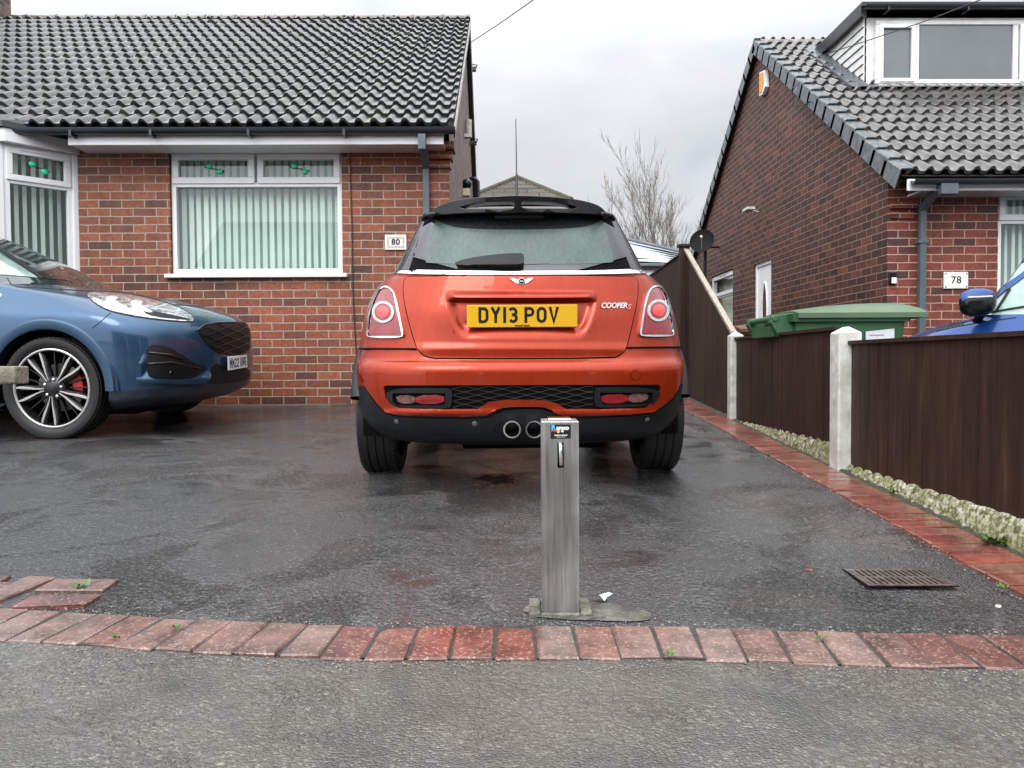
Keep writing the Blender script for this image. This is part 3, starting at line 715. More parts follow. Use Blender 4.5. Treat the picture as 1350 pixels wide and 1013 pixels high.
# downpipe
def pipe_sq(b, x, y, z0, z1, w=.065): b.box(x-w/2, x+w/2, y-w, y, z0, z1)
dx = W(562, 260, YW-.05).x; b = MB()
pipe_sq(b, dx, YW-.02, gz(8), soff-.16)
T = Matrix.Translation((dx, YW-.05, soff-.17)) @ Matrix.Rotation(R(58), 4, 'X')
b.box(-.034, .034, -.03, .03, 0, .40, T); b.box(dx-.037, dx+.037, 7.55, 7.625, gzv-.20, gzv-.05)
for zz in (.9, 1.75): b.box(dx-.05, dx+.05, YW-.095, YW-.0, gz(8)+zz, gz(8)+zz+.035)
b.obj('downpipe', 'downpipe', h80, bevel=.006)
# black cable clipped down the brickwork
b = MB(); b.tube([W(461, 195, YW-.012), W(462, 240, YW-.012), W(464, 300, YW-.012), W(465, 380, YW-.012), W(468, 440, YW-.012), W(470, 470, YW-.012)], .006, 6); b.obj('cable', 'cable', h80)
# chimney
b = MB(); cx1 = W(15, 30, 12.1).x; b.box(cx1-.9, cx1, 11.2, 12.1, rZ-.8, rZ+1.3); b.obj('chimney', 'brick80s', h80)
b = MB(); q = Vector((cx1, 11.14, 0)); b.box(cx1-.95, cx1+.12, 10.85, 11.16, rZ-.72, rZ-.70, Matrix.Translation((0, 0, 0))); 
b.obj('flashing', 'lead', h80)
# bay window at the left, splayed side light
bz1 = W(100, 206, YW).z+.01; Tb = Matrix.Translation((bayx, YW-.02, 0)) @ Matrix.Rotation(R(45), 4, 'Z')
bayr = MB(); 
sd = .60
dfx = -sd*math.cos(R(45)); dfy = -sd*math.sin(R(45))
bs_ = W(60, 242, 7.7).z
bw_z0 = gz(8)+.82
bw = window(h80, -sd, 0, bw_z0, bz1-.0, 0, bs_, T=Tb, toplights=1, room=False, tw=.055)
bw.name = 'bay_window'
b = MB(); b.box(-.005, .05, -.02, .09, bw_z0, bz1, Tb); b.box(-sd-.07, -sd, -.01, .08, bw_z0, bz1, Tb); b.obj('corner_post', 'upvc', bw, bevel=.01)
Tf = Matrix.Translation((bayx+dfx, YW-.02+dfy, 0))
window(h80, -1.5, -.06, bw_z0, bz1, 0, bs_, T=Tf, toplights=2, room=False).name = 'bay_window.front'
b = MB(); P = [(bayx+.07, YW-.03), (bayx+dfx+.06, YW-.02+dfy-.07), (bayx+dfx-3, YW-.02+dfy-.07), (bayx+dfx-3, YW+.05), (bayx+.07, YW+.05)]
b.prism(P, lambda u, v, t: Vector((u, v, t)), bz1, bz1+.13); b.obj('bay_fascia', 'upvc', h80, bevel=.006)
P2 = [(x_+(.0), y_-.03) for x_, y_ in P]; b = MB()
b.add([(P[0][0]-.03, P[0][1]-.03, bz1+.132), (P[1][0], P[1][1]-.03, bz1+.132), (P[2][0], P[2][1]-.03, bz1+.132), (P[2][0], YW-.30, bz1+.32), (P[1][0], YW-.30, bz1+.32), (P[0][0]-.25, YW-.25, bz1+.28),
       (P[0][0]-.03, P[0][1]-.03, bz1+.19), (P[1][0], P[1][1]-.03, bz1+.19), (P[2][0], P[2][1]-.03, bz1+.19)], [(0, 1, 7, 6), (1, 2, 8, 7), (6, 7, 4, 5), (7, 8, 3, 4)])
b.obj('bay_roof', mat('felt', (.045, .055, .052), .45, var=.3), h80)
b = MB(); b.prism([(bayx, YW), (bayx+dfx, YW-.02+dfy+.02), (bayx+dfx-2.4, YW+dfy), (bayx+dfx-2.4, YW)], lambda u, v, t: Vector((u, v, t)), zb, bw_z0); b.obj('bay_wall', 'brick80', h80)
b = MB(); b.add([Tb @ Vector((-sd, .35, bw_z0)), Tb @ Vector((.1, .35, bw_z0)), Tb @ Vector((.1, .35, bz1)), Tb @ Vector((-sd, .35, bz1))], [(0, 1, 2, 3)]); b.add([(bayx-2.4, YW+1.6, .8), (bayx+.2, YW+1.6, .8), (bayx+.2, YW+1.6, 3), (bayx-2.4, YW+1.6, 3)], [(0, 1, 2, 3)]); b.v[:4] = [Vector((bayx+.05, YW+.12, .8)), Vector((bayx+.05, YW+1.6, .8)), Vector((bayx+.05, YW+1.6, 3)), Vector((bayx+.05, YW+.12, 3))]; b.obj('bay_room_shade', 'room', h80)
# gable-end fittings
b = MB(); hx = XR+.015; b.box(XR, XR+.07, 12.3, 12.5, W(622, 163, 12).z, W(622, 157, 12).z)
xx = XR
b.tube([(XR, 13.4, W(625, 236, 13.4).z), (XR+.10, 13.4, W(625, 236, 13.4).z), (XR+.14, 13.4, W(625, 240, 13.4).z), (XR+.14, 13.4, .3)], .035, 8)
b.obj('soil_pipe', 'gutter', h80, smooth=True)
cam_z = W(613, 255, 11).z
b = MB(); b.box(XR, XR+.09, 10.9, 11.05, cam_z-.05, cam_z+.05); ob = b.obj('camera_bracket', mat('cream', (.62, .6, .42), .5), None); 
so_ = thing('security_camera', 'small black round camera on a cream bracket on the side of house 80', 'camera', (XR, 11, cam_z)); ob.parent = so_; ob.matrix_parent_inverse = WM[so_.name].inverted(); ob.name = 'bracket'
b = MB(); b.lathe([(0, -.07), (.05, -.06), (.075, 0), (.05, .06), (0, .07)], (XR+.05, 10.95, cam_z+.12), (0, 1, 0), 16); b.obj('housing', 'gloss_black', so_, smooth=True)
for k, (py, lab) in enumerate(((93, 'small black bracket high on the gable of house 80'), (190, 'black bracket with coiled cable halfway up the gable of house 80'))):
    z = W(624, py, 13.5).z; b = MB(); b.box(XR, XR+.12, 13.4, 13.5, z-.03, z+.03); b.tube([(XR+.1, 13.45, z-.03), (XR+.14, 13.4, z+.05), (XR+.03, 13.45, z+.09)], .012, 6)
    tag(b.obj('wall_bracket', 'gutter'), lab, 'bracket')
z0_, z1_ = W(618, 182, 11.5).z, W(618, 158, 11.5).z
b = MB(); b.lathe([(0, -.14), (.05, -.13), (.05, .13), (0, .14)], (XR+.06, 11.5, (z0_+z1_)/2), (0, 0, 1), 14); b.box(XR, XR+.06, 11.45, 11.55, z0_, z0_+.05)
tag(b.obj('wall_lamp', 'white_paint', smooth=True, auto=40), 'white cylindrical lamp on the side wall of house 80', 'lamp')

# number plaque 80
def plaque(name, px0, px1, py0, py1, txt, lab, Y, fancy):
    a = W(px0, py1, Y); c = W(px1, py0, Y); o = thing(name, lab, 'house number', ((a.x+c.x)/2, Y, (a.z+c.z)/2))
    b = MB(); b.box(a.x, c.x, Y-.022, Y-.001, a.z, c.z); b.obj('tile', mat('ceramic', (.78, .77, .72), .3, var=.08, vs=20), o, bevel=.004)
    w = c.x-a.x; h = c.z-a.z; mid = Vector(((a.x+c.x)/2, Y-.0235, (a.z+c.z)/2))
    if fancy:
        b = MB(); bi = .16*h
        b2 = MB(); frame_bars(b2, a.x+bi, c.x-bi, a.z+bi, c.z-bi, .012, Y-.0245, Y-.0222); b2.obj('border', mat('border_brown', (.30, .14, .09), .4, var=.5, vs=120, col2=(.7, .65, .55)), o)
        text(txt, h*.52, mid, (1, 0, 0), (0, 0, 1), mat('navy_ink', (.012, .018, .05), .4, var=0), o, bold=.003, spacing=1.15)
    else:
        text(txt, h*.60, mid, (1, 0, 0), (0, 0, 1), 'ink', o, bold=.001, spacing=1.1)
        b = MB()
        for sx_ in (a.x+.018, c.x-.018):
            for sz in (a.z+.018, c.z-.018): b.lathe([(0, 0), (.008, 0), (.007, .004), (0, .005)], (sx_, Y-.022, sz), (0, -1, 0), 8)
        b.obj('screw', 'rusty', o)
plaque('house_number_sign', 508, 536, 310, 330, '80', 'small cream tile reading 80 on the brick wall left of the orange car', YW, True)

# ------------------------------------------------------------------ house 78
XL = W(1170, 300, YW).x
h78 = thing('brick_dormer_bungalow', 'dark red brick bungalow numbered 78 with a white dormer in its roof', 'house', (XL, YW, gz(YW)))
eY8 = 7.62; eZ8 = W(1260, 231, eY8).z; rY8 = 12.05; rZ8 = W(1050, 57, rY8).z; X8 = 14.5
w8x = W(1316, 300, YW).x; w8z1 = W(1330, 250, YW).z; w8z0 = gz(8)+.85
b = holed(XL, X8, zb-.2, eZ8+.05, YW, [(w8x, w8x+2.2, w8z0, w8z1)]); b.obj('front_wall', 'brick78', h78)
yb8 = 2*rY8-YW
dY0, dY1 = 11.45, 12.25; wY0, wY1 = 13.35, 14.75
dz1 = W(1000, 345, 11.85).z; wz18 = W(940, 362, 14.3).z
# gable wall with door and window openings (built in the y-z plane)
b = MB(); ys_ = sorted({YW, rY8, yb8, dY0, dY1, wY0, wY1}); zs_ = [zb-.2, 1.1, wz18, dz1, eZ8+.0]
zs_ = sorted(set(zs_))
for i in range(len(ys_)-1):
    for j in range(len(zs_)-1):
        cy = (ys_[i]+ys_[i+1])/2; cz = (zs_[j]+zs_[j+1])/2
        if (dY0 < cy < dY1 and cz < dz1) or (wY0 < cy < wY1 and 1.1 < cz < wz18): continue
        b.add([(XL, ys_[i], zs_[j]), (XL, ys_[i+1], zs_[j]), (XL, ys_[i+1], zs_[j+1]), (XL, ys_[i], zs_[j+1])], [(0, 1, 2, 3)])
zt = lambda y: (eZ8+(rZ8-eZ8)*(y-eY8)/(rY8-eY8) if y < rY8 else eZ8+(rZ8-eZ8)*((2*rY8-eY8)-y)/(rY8-eY8))-.03
b.add([(XL, YW, eZ8), (XL, yb8, eZ8), (XL, yb8, zt(yb8)), (XL, rY8, zt(rY8)), (XL, YW, zt(YW))], [(0, 1, 2, 3, 4)])
for (a, c, zlo, zhi) in ((dY0, dY1, zb-.2, dz1), (wY0, wY1, 1.1, wz18)):
    for q in (a, c): b.add([(XL, q, zlo), (XL+.12, q, zlo), (XL+.12, q, zhi), (XL, q, zhi)], [(0, 1, 2, 3)])
    b.add([(XL, a, zhi), (XL+.12, a, zhi), (XL+.12, c, zhi), (XL, c, zhi)], [(0, 1, 2, 3)])
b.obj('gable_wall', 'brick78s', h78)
b = MB(); b.add([(XL, yb8, zb), (X8, yb8, zb), (X8, yb8, eZ8), (XL, yb8, eZ8)], [(0, 1, 2, 3)]); b.obj('rear_wall', 'brick78', h78)
b = MB()
for i in range(2): b.box(XL+.03-.012*i, XL+.26+.02*i, YW-.03-.03*i, YW+.0, eZ8-.36+.10*i, eZ8-.30+.10*i)
b.obj('corbel', 'brick78', h78)
tb = tiled(XL-.02, X8, eY8, eZ8, rY8, rZ8, per=.155, hgt=.052, seed=5); rf8 = tb.obj('roof', 'tile78', h78, smooth=True, auto=40)
b = MB(); b.add([(XL-.04, eY8, eZ8-.01), (X8, eY8, eZ8-.01), (X8, rY8, rZ8-.01), (XL-.04, rY8, rZ8-.01), (XL-.04, 2*rY8-eY8, eZ8), (X8, 2*rY8-eY8, eZ8)], [(0, 1, 2, 3), (3, 2, 5, 4)]); b.obj('roof_deck', 'tile78', h78)
ridge(XL, X8, rY8, rZ8+.02, .10).obj('ridge_tiles', 'hiptile', rf8, smooth=True, auto=40)
# dry-verge caps stepping up both gable slopes
for sgn in (1, -1):
    d = Vector((0, sgn*(rY8-eY8), rZ8-eZ8)); Ls = d.length; d.normalize(); up = Vector((0, -d.z*sgn, abs(d.y))); n_ = int(Ls/.30); st = Vector((XL, rY8-sgn*(rY8-eY8), eZ8)); b = MB()
    for i in range(n_+1):
        s0 = i*.30; s1 = min(s0+.36, Ls); o0, o1 = .052, .028
        sec = lambda o: [(-.085, -.14), (-.085, o-.004), (-.070, o+.012), (.045, o+.012), (.045, o), (-.072, o-.004), (-.075, -.14)]
        A = [st+d*s0+Vector((u, 0, 0))+up*v for u, v in sec(o0+.010)]; B = [st+d*s1+Vector((u, 0, 0))+up*v for u, v in sec(o1)]
        b.add(A+B, [(k, (k+1) % 7, 7+(k+1) % 7, 7+k) for k in range(7)]+[tuple(range(7)), tuple(range(13, 6, -1))])
    b.obj('verge_caps', mat('verge_grey', (.17, .185, .195), .4, var=.35, vs=14, col2=(.075, .085, .09)), rf8)
# gutter & fascia
gz8 = W(1260, 238, 7.58).z
gutter(XL+.03, X8, 7.57, gz8+.005, .05).obj('gutter', 'gutter', h78, smooth=True, auto=35)
fz0 = W(1260, 252, 7.66).z
b = MB(); b.box(W(1195, 245, 7.66).x, X8, 7.64, 7.66, fz0, gz8+.03); b.box(XL+.2, X8, 7.66, YW, fz0+.01, fz0+.03); b.obj('fascia', 'upvc', h78, bevel=.004)
dx = W(1215, 300, 7.96).x; b = MB(); pipe_sq(b, dx, YW-.02, gz(8), fz0-.12)
T = Matrix.Translation((dx, YW-.05, fz0-.13)) @ Matrix.Rotation(R(60), 4, 'X'); b.box(-.034, .034, -.03, .03, 0, .38, T); dx2 = W(1232, 245, 7.6).x
b.box(dx-.036, dx+.036+.1, 7.54, 7.61, gz8-.14, gz8-.03)
for zz in (.9, 1.62): b.box(dx-.05, dx+.05, YW-.095, YW, gz(8)+zz, gz(8)+zz+.035)
b.obj('downpipe', 'downpipe', h78, bevel=.006)
w8 = window(h78, w8x+.004, w8x+2.196, w8z0+.004, w8z1-.004, YW+.03, W(1335, 292, YW).z, toplights=2, gems=False)
# side door and window in the gable wall: local x runs along +Y
Ts = Matrix.Translation((XL+.05, dY1, 0)) @ Matrix.Rotation(R(-90), 4, 'Z')
b = MB(); w_ = dY1-dY0; zd0 = gz(9)-.1
frame_bars(b, 0, w_, zd0, dz1, .06, -.02, .06, Ts); dr = b.obj('door_frame', 'upvc', h78, bevel=.005)
b = MB(); b.box(.06, w_-.06, 0, .045, zd0+.06, dz1-.06, Ts); b.obj('door', 'upvc', h78, bevel=.005)
b = MB(); ov = [(w_/2+.085*math.cos(t*6.283/24), zd0+1.30+.36*math.sin(t*6.283/24)) for t in range(24)]
b.prism(ov, lambda u, v, t: Ts @ Vector((u, t, v)), -.012, .01); b.obj('door_glass', 'dark_glass', dr)
b = MB(); oo = [Ts @ Vector((w_/2+.11*math.cos(t*6.283/24), -.008, zd0+1.30+.40*math.sin(t*6.283/24))) for t in range(25)]; b.tube(oo, .014, 6)
for (p, q, r_, s_) in ((.16, w_-.16, zd0+.2, zd0+.75),):
    frame_bars(b, p, q, r_, s_, .02, -.012, .002, Ts)
b.obj('moulding', 'upvc', dr, smooth=True, auto=40)
b = MB(); b.box(.10, .13, -.05, -.03, zd0+.98, zd0+1.13, Ts); b.box(.095, .135, -.03, 0, zd0+.93, zd0+1.15, Ts); b.obj('handle', 'chrome', dr, bevel=.004)
Tw = Matrix.Translation((XL+.04, wY1, 0)) @ Matrix.Rotation(R(-90), 4, 'Z')
ws = window(h78, 0, wY1-wY0, 1.1, wz18, 0, wz18-.42, T=Tw, toplights=1, gems=False, room=True); ws.name = 'side_window'
# dormer
dY = 10.06; dzb = W(1240, 121, dY).z; dzt = W(1240, 24, dY).z; dX = W(1140, 60, dY).x; dtop = W(1240, 11, dY).z
do = MB(); do.box(dX, X8, dY, dY+.05, dzb, dzt); drm = do.obj('dormer', 'upvc_dirty', h78)
yk = rY8-.02
b = MB(); yy = eY8+(dtop-.03-eZ8)/(rZ8-eZ8)*(rY8-eY8)
ybot = dY+.02; nb = 9
for i in range(nb):
    z0_ = dzb+(dtop-dzb)*i/nb; z1_ = dzb+(dtop-dzb)*(i+1)/nb-.006
    y1_ = eY8+(z1_-eZ8)/(rZ8-eZ8)*(rY8-eY8)+.05; y0_ = eY8+(z0_-eZ8)/(rZ8-eZ8)*(rY8-eY8)+.05
    b.add([(dX-.03, ybot-.02, z0_), (dX-.03, max(y0_, ybot), z0_), (dX-.012, y1_, z1_), (dX-.012, ybot-.02, z1_), (dX+.02, ybot-.02, z0_), (dX+.02, ybot-.02, z1_)], [(0, 1, 2, 3), (0, 3, 5, 4)])
b.add([(dX-.005, ybot, dzb-.1), (dX-.005, ybot, dtop), (dX-.005, yy+.2, dtop)], [(0, 1, 2)])
b.obj('cheek_cladding', 'upvc_dirty', drm)
b = MB(); b.box(dX-.10, X8, dY-.14, yy+.5, dtop-.03, dtop+.02); b.box(dX-.10, dX-.07, dY-.10, yy+.3, dtop-.14, dtop-.03); b.obj('flat_roof', 'gutter', drm)
b = gutter(dX-.08, X8, dY-.16, dtop-.035, .05)
for px in (1162, 1265): xx = W(px, 20, dY).x; b.box(xx-.012, xx+.012, dY-.2, dY-.05, dtop-.11, dtop-.02)
b.obj('dormer_gutter', 'gutter', drm, smooth=True, auto=35)
def Dx(px): return W(px, 70, dY).x
def Dz(py): return W(1240, py, dY).z
b = MB(); frame_bars(b, Dx(1152), X8-.5, Dz(112), Dz(29), .055, dY-.05, dY-.002)
for px in (1206, 1336): b.box(Dx(px)-.035, Dx(px)+.035, dY-.048, dY-.004, Dz(112)+.055, Dz(29)-.055)
b.box(Dx(1150), X8-.4, dY-.10, dY-.002, Dz(121), Dz(115)); fr_ = b.obj('window_frame', 'upvc_dirty', drm, bevel=.006)
b = MB(); frame_bars(b, Dx(1157), Dx(1203), Dz(110), Dz(35), .045, dY-.07, dY-.03); frame_bars(b, Dx(1341), Dx(1341)+.5, Dz(110), Dz(35), .045, dY-.07, dY-.03); b.obj('sash', 'upvc', fr_, bevel=.005)
wp = mat('dormer_glass', (.10, .115, .12), .06, var=.12, vs=2, coat=.3, spec=.8)
for a, c, d, e in ((1161, 1199, 106, 38), (1211, 1331, 108, 34), (1345, 1400, 106, 38)):
    b = MB(); b.box(Dx(a), Dx(c), dY-.030, dY-.010, Dz(d), Dz(e)); b.obj('pane', wp, fr_)
# lead flashing where cheek and apron meet the tiles
b = MB(); dd = Vector((0, rY8-eY8, rZ8-eZ8)).normalized(); upn = Vector((0, -dd.z, dd.y))
def onroof(x, y, h): return Vector((x, y, eZ8+(y-eY8)/(rY8-eY8)*(rZ8-eZ8)))+upn*h
b.add([onroof(dX-.26, dY-.16, .075), onroof(dX-.02, dY-.16, .085), onroof(dX-.02, yy+.1, .085), onroof(dX-.22, yy+.1, .07), onroof(dX-.26, dY-.16, .04), onroof(dX-.22, yy+.1, .04)], [(0, 1, 2, 3), (0, 3, 5, 4)])
b.add([onroof(dX-.26, dY-.17, .08), onroof(X8, dY-.17, .08), onroof(X8, dY-.06, .06), onroof(dX-.26, dY-.06, .06)], [(0, 1, 2, 3)])
b.obj('flashing', 'lead', drm)
plaque('house_number_sign', 1243, 1275, 359, 381, '78', 'white enamel plate reading 78 on the brick wall above the blue car bonnet', YW, False)
# fittings on house 78
a = W(1175, 368, YW); o = thing('doorbell_camera', 'small black and white doorbell camera on the corner of house 78', 'doorbell', a)
b = MB(); b.box(a.x-.035, a.x+.035, YW-.05, YW-.001, a.z-.06, a.z+.07); b.obj('housing', 'gloss_black', o, bevel=.01)
b = MB(); b.box(a.x-.022, a.x+.028, YW-.054, YW-.0505, a.z-.05, a.z+.01); b.obj('faceplate', 'upvc', o)
a = W(992, 110, 11.7); b = MB(); al = thing('alarm_box', 'orange and white alarm box high on the gable of house 78', 'alarm box', (XL, 11.7, a.z))
zz = a.z; b.prism([(-.14, -.10), (-.10, .16), (.12, .20), (.12, -.16), (-.02, -.18)], lambda u, v, t: Vector((t, 11.7+u, zz+v*1.0)), XL-.07, XL-.001); b.obj('case', 'upvc', al, bevel=.01)
b = MB(); b.prism([(-.10, .0), (-.09, .14), (.09, .17), (.09, -.13), (-.02, -.14)], lambda u, v, t: Vector((t, 11.70+u, zz+v)), XL-.078, XL-.0705); b.obj('cover', mat('orange_cover', (.75, .30, .03), .35, var=.1), al)
z = W(988, 280, 12.0).z; b = MB(); b.tube([(XL, 12.0, z), (XL-.14, 11.95, z+.02), (XL-.22, 11.8, z+.03)], .014, 6); b.box(XL-.28, XL-.16, 11.7, 11.95, z-.01, z+.03); tag(b.obj('wall_bracket', 'white_paint'), 'small white bracket light on the gable wall of house 78', 'bracket')
b = MB(); q = [(XL-.02, 9.9, zt(9.9)-.05), (XL-.13, 9.8, zt(9.9)-.14), (XL-.13, 10.2, zt(9.9)-.05), (XL-.02, 10.3, zt(10.3)+.05), (XL-.2, 10.1, zt(10)+.08)]; b.tube(q, .010, 6); b.tube([(XL-.02, 9.5, zt(9.5)-.2), (XL-.12, 9.6, zt(9.5)-.25), (XL-.14, 9.3, zt(9.3)-.12)], .009, 6)
tag(b.obj('cable_hook', 'cable'), 'black cable hook where the phone wire meets the roof verge', 'cable hook')
# satellite dish
sc_ = W(926, 319, 13.9); sd_ = thing('satellite_dish', 'black satellite dish on a mast beside the gable of house 78', 'satellite dish', sc_)
ax = Vector((-.45, -.85, .28)).normalized(); b = MB(); b.lathe([(0.0, .0), (.08, .005), (.15, .018), (.215, .04), (.222, .045), (.215, .032), (.15, .008), (0, -.01)], sc_, ax, 32); b.obj('reflector', mat('dish_black', (.006, .006, .007), .7, var=0, spec=.2), sd_, smooth=True, auto=50)
b = MB(); b.tube([sc_-ax*.02, sc_-ax*.10+Vector((.05, .05, -.06)), (XL, 14.2, sc_.z-.05)], .02, 8); b.box(sc_.x+.03, sc_.x+.09, 13.93, 13.99, .5, sc_.z-.03); b.obj('mast', 'gutter', sd_)
b = MB(); b.tube([sc_+Vector((0, 0, -.2))+ax*.03, sc_+ax*.32+Vector((.06, 0, -.06))], .009, 6); b.lathe([(0, -.03), (.022, -.03), (.022, .03), (0, .03)], sc_+ax*.33+Vector((.06, 0, -.05)), ax, 12); b.obj('feed_arm', 'white_paint', sd_)

# ------------------------------------------------------------------ wires
for pts, lab in (([W(621, 56, 12.1), W(662, 29, 10), W(706, -2, 8.4), W(800, -80, 7)], 'thin phone wire rising from the gable of house 80'),
                 ([W(1062, 80, 10.6), W(1140, 55, 9.6), W(1220, 28, 8.4), W(1300, -3, 7.0), W(1420, -70, 6)], 'thin phone wire crossing in front of the white dormer')):
    b = MB(); b.tube(pts, .006, 5); tag(b.obj('phone_wire', 'cable'), lab, 'wire')

# ------------------------------------------------------------------ fence
fn = thing('garden_fence', 'dark brown boarded fence with white posts along the right of the drive', 'fence', (xf(4.1), 4.1, gz(4.1)))
def fmat(y0): return Matrix.Translation((xf(y0), y0, 0)) @ Matrix.Rotation(R(-2.4), 4, 'Z')   # local +y along the fence, x across
def post(Y, ztop, w=.125, m_='white_paint', cap=True):
    T = fmat(Y); b = MB(); zb_ = gz(Y)-.05
    vs = []; 
    for z in (zb_, ztop-.035): vs += [T @ Vector(p) for p in ((0, 0, z), (w, 0, z), (w, w, z), (0, w, z))]
    vs += [T @ Vector((w/2, w*.2, ztop)), T @ Vector((w/2, w*.8, ztop))]
    b.add(vs, [(0, 1, 5, 4), (1, 2, 6, 5), (2, 3, 7, 6), (3, 0, 4, 7), (4, 5, 8), (5, 6, 9, 8), (6, 7, 9), (7, 4, 8, 9), (3, 2, 1, 0)])
    return b.obj('post', m_, fn, bevel=.008)
p2Y, p1Y = 4.08, 6.33
z2 = W(1112, 430, p2Y).z; z1 = W(970, 437, p1Y).z
post(p2Y, z2); post(p1Y, z1, .11)
def panel(Ya, Yb, zt0, zt1, zb0, zb1, name='panel', off=.05, cap=True, mat_='fence', capm='fence'):
    T = fmat(Ya); Lg = (Yb-Ya)/math.cos(R(2.4)); b = MB(); n_ = max(1, int(Lg/.105)); rnd = random.Random(int(Ya*100))
    for i in range(n_):
        a = Lg*i/n_; c = Lg*(i+1)/n_; u0, u1 = a/Lg, c/Lg; o_ = rnd.uniform(-.0006, .0006)
        zt_ = lambda u: zt0+(zt1-zt0)*u; zb_ = lambda u: zb0+(zb1-zb0)*u
        # feather-edge board: thick at one edge, thin at the other, lapping the last
        vs = [T @ Vector(p) for p in ((off-.0032+o_, a, zb_(u0)), (off-.002+o_, c+.012, zb_(u1)), (off-.002+o_, c+.012, zt_(u1)), (off-.0032+o_, a, zt_(u0)), (off+.006, a, zb_(u0)), (off+.006, c+.012, zb_(u1)), (off+.006, c+.012, zt_(u1)), (off+.006, a, zt_(u0)))]
        b.add(vs, [(0, 1, 2, 3), (7, 6, 5, 4), (0, 3, 7, 4), (3, 2, 6, 7), (1, 5, 6, 2), (0, 4, 5, 1)])
    ob = b.obj(name, mat_, fn)
    b = MB(); hh = .03 if capm == 'fence' else .05
    vs = [T @ Vector(p) for p in ((off-.022, 0, zt0), (off+.03, 0, zt0), (off+.03, 0, zt0+hh*.4), (off-.022, 0, zt0+hh*.6), (off-.022, Lg, zt1), (off+.03, Lg, zt1), (off+.03, Lg, zt1+hh*.4), (off-.022, Lg, zt1+hh*.6))]
    b.add(vs, [(0, 1, 5, 4), (1, 2, 6, 5), (2, 3, 7, 6), (3, 0, 4, 7), (0, 3, 2, 1), (4, 5, 6, 7)]); b.obj('capping', capm, ob)
    return ob
panel(1.3, p2Y-.001, W(1250, 449, 3.2).z, W(1115, 454, p2Y).z, W(1350, 681, 2.74).z, W(1115, 616, p2Y).z, off=.07)
panel(p2Y+.125, p1Y, W(1092, 436, 4.3).z, W(972, 448, p1Y).z, W(1092, 583, 4.3).z, W(972, 556, p1Y).z, off=.05)
Ye = 8.45; zE = W(905, 331, Ye).z
panel(p1Y+.11, Ye, z1-.02, zE, gz(6.6)-.0, gz(8.4)+.03, off=.05, capm='timber_pale')
panel(Ye+.1, 14.5, zE-.01, zE+.0, gz(8.4)+.03, gz(8.4)+.03, off=.05)
T = fmat(Ye); b = MB(); b.box(-.01, .09, 0, .1, gz(8.4)-.05, zE+.05, T); b.box(-.03, .11, -.02, .12, zE+.05, zE+.075, T); b.obj('post', 'fence', fn, label='dark timber post at the top of the sloping panel')
def fx(px, py, Y): return W(px, py, Y)
# lumpy whitewashed base under the boards
def basewall(Ya, Yb, zt0, zt1, xo):
    b = MB(); T = fmat(Ya); Lg = (Yb-Ya); n_ = int(Lg/.012); rows = 10; vs = []
    rnd = random.Random(4)
    for i in range(n_+1):
        yl = Lg*i/n_; lob = abs(math.sin(math.pi*(yl+.03*math.sin(yl*5))/.125))**.45; u = i/n_; ztop = zt0+(zt1-zt0)*u-.024*(1-lob)*(1+.6*math.sin(yl*3.1)); g = gz(Ya+yl)
        for k in range(rows+1):
            v = k/rows; z = g-.01+(ztop-g+.01)*v
            x = xo-.030*(1-v**1.4)-.007*lob*abs(math.sin(min(1, v*1.1)*math.pi))**.5+rnd.uniform(-.003, .003)
            vs.append(T @ Vector((x, yl, z)))
        vs.append(T @ Vector((xo+.04, yl, ztop+.002)))
    r_ = rows+2; b.add(vs, [(i*r_+k, i*r_+k+1, (i+1)*r_+k+1, (i+1)*r_+k) for i in range(n_) for k in range(r_-1)])
    return b.obj('gravel_board', 'whitewash', fn, smooth=True)
basewall(1.3, p2Y, W(1350, 672, 2.74).z, W(1115, 612, p2Y).z, .06)
basewall(p2Y+.125, p1Y, W(1092, 580, 4.3).z, W(972, 553, p1Y).z, .05)

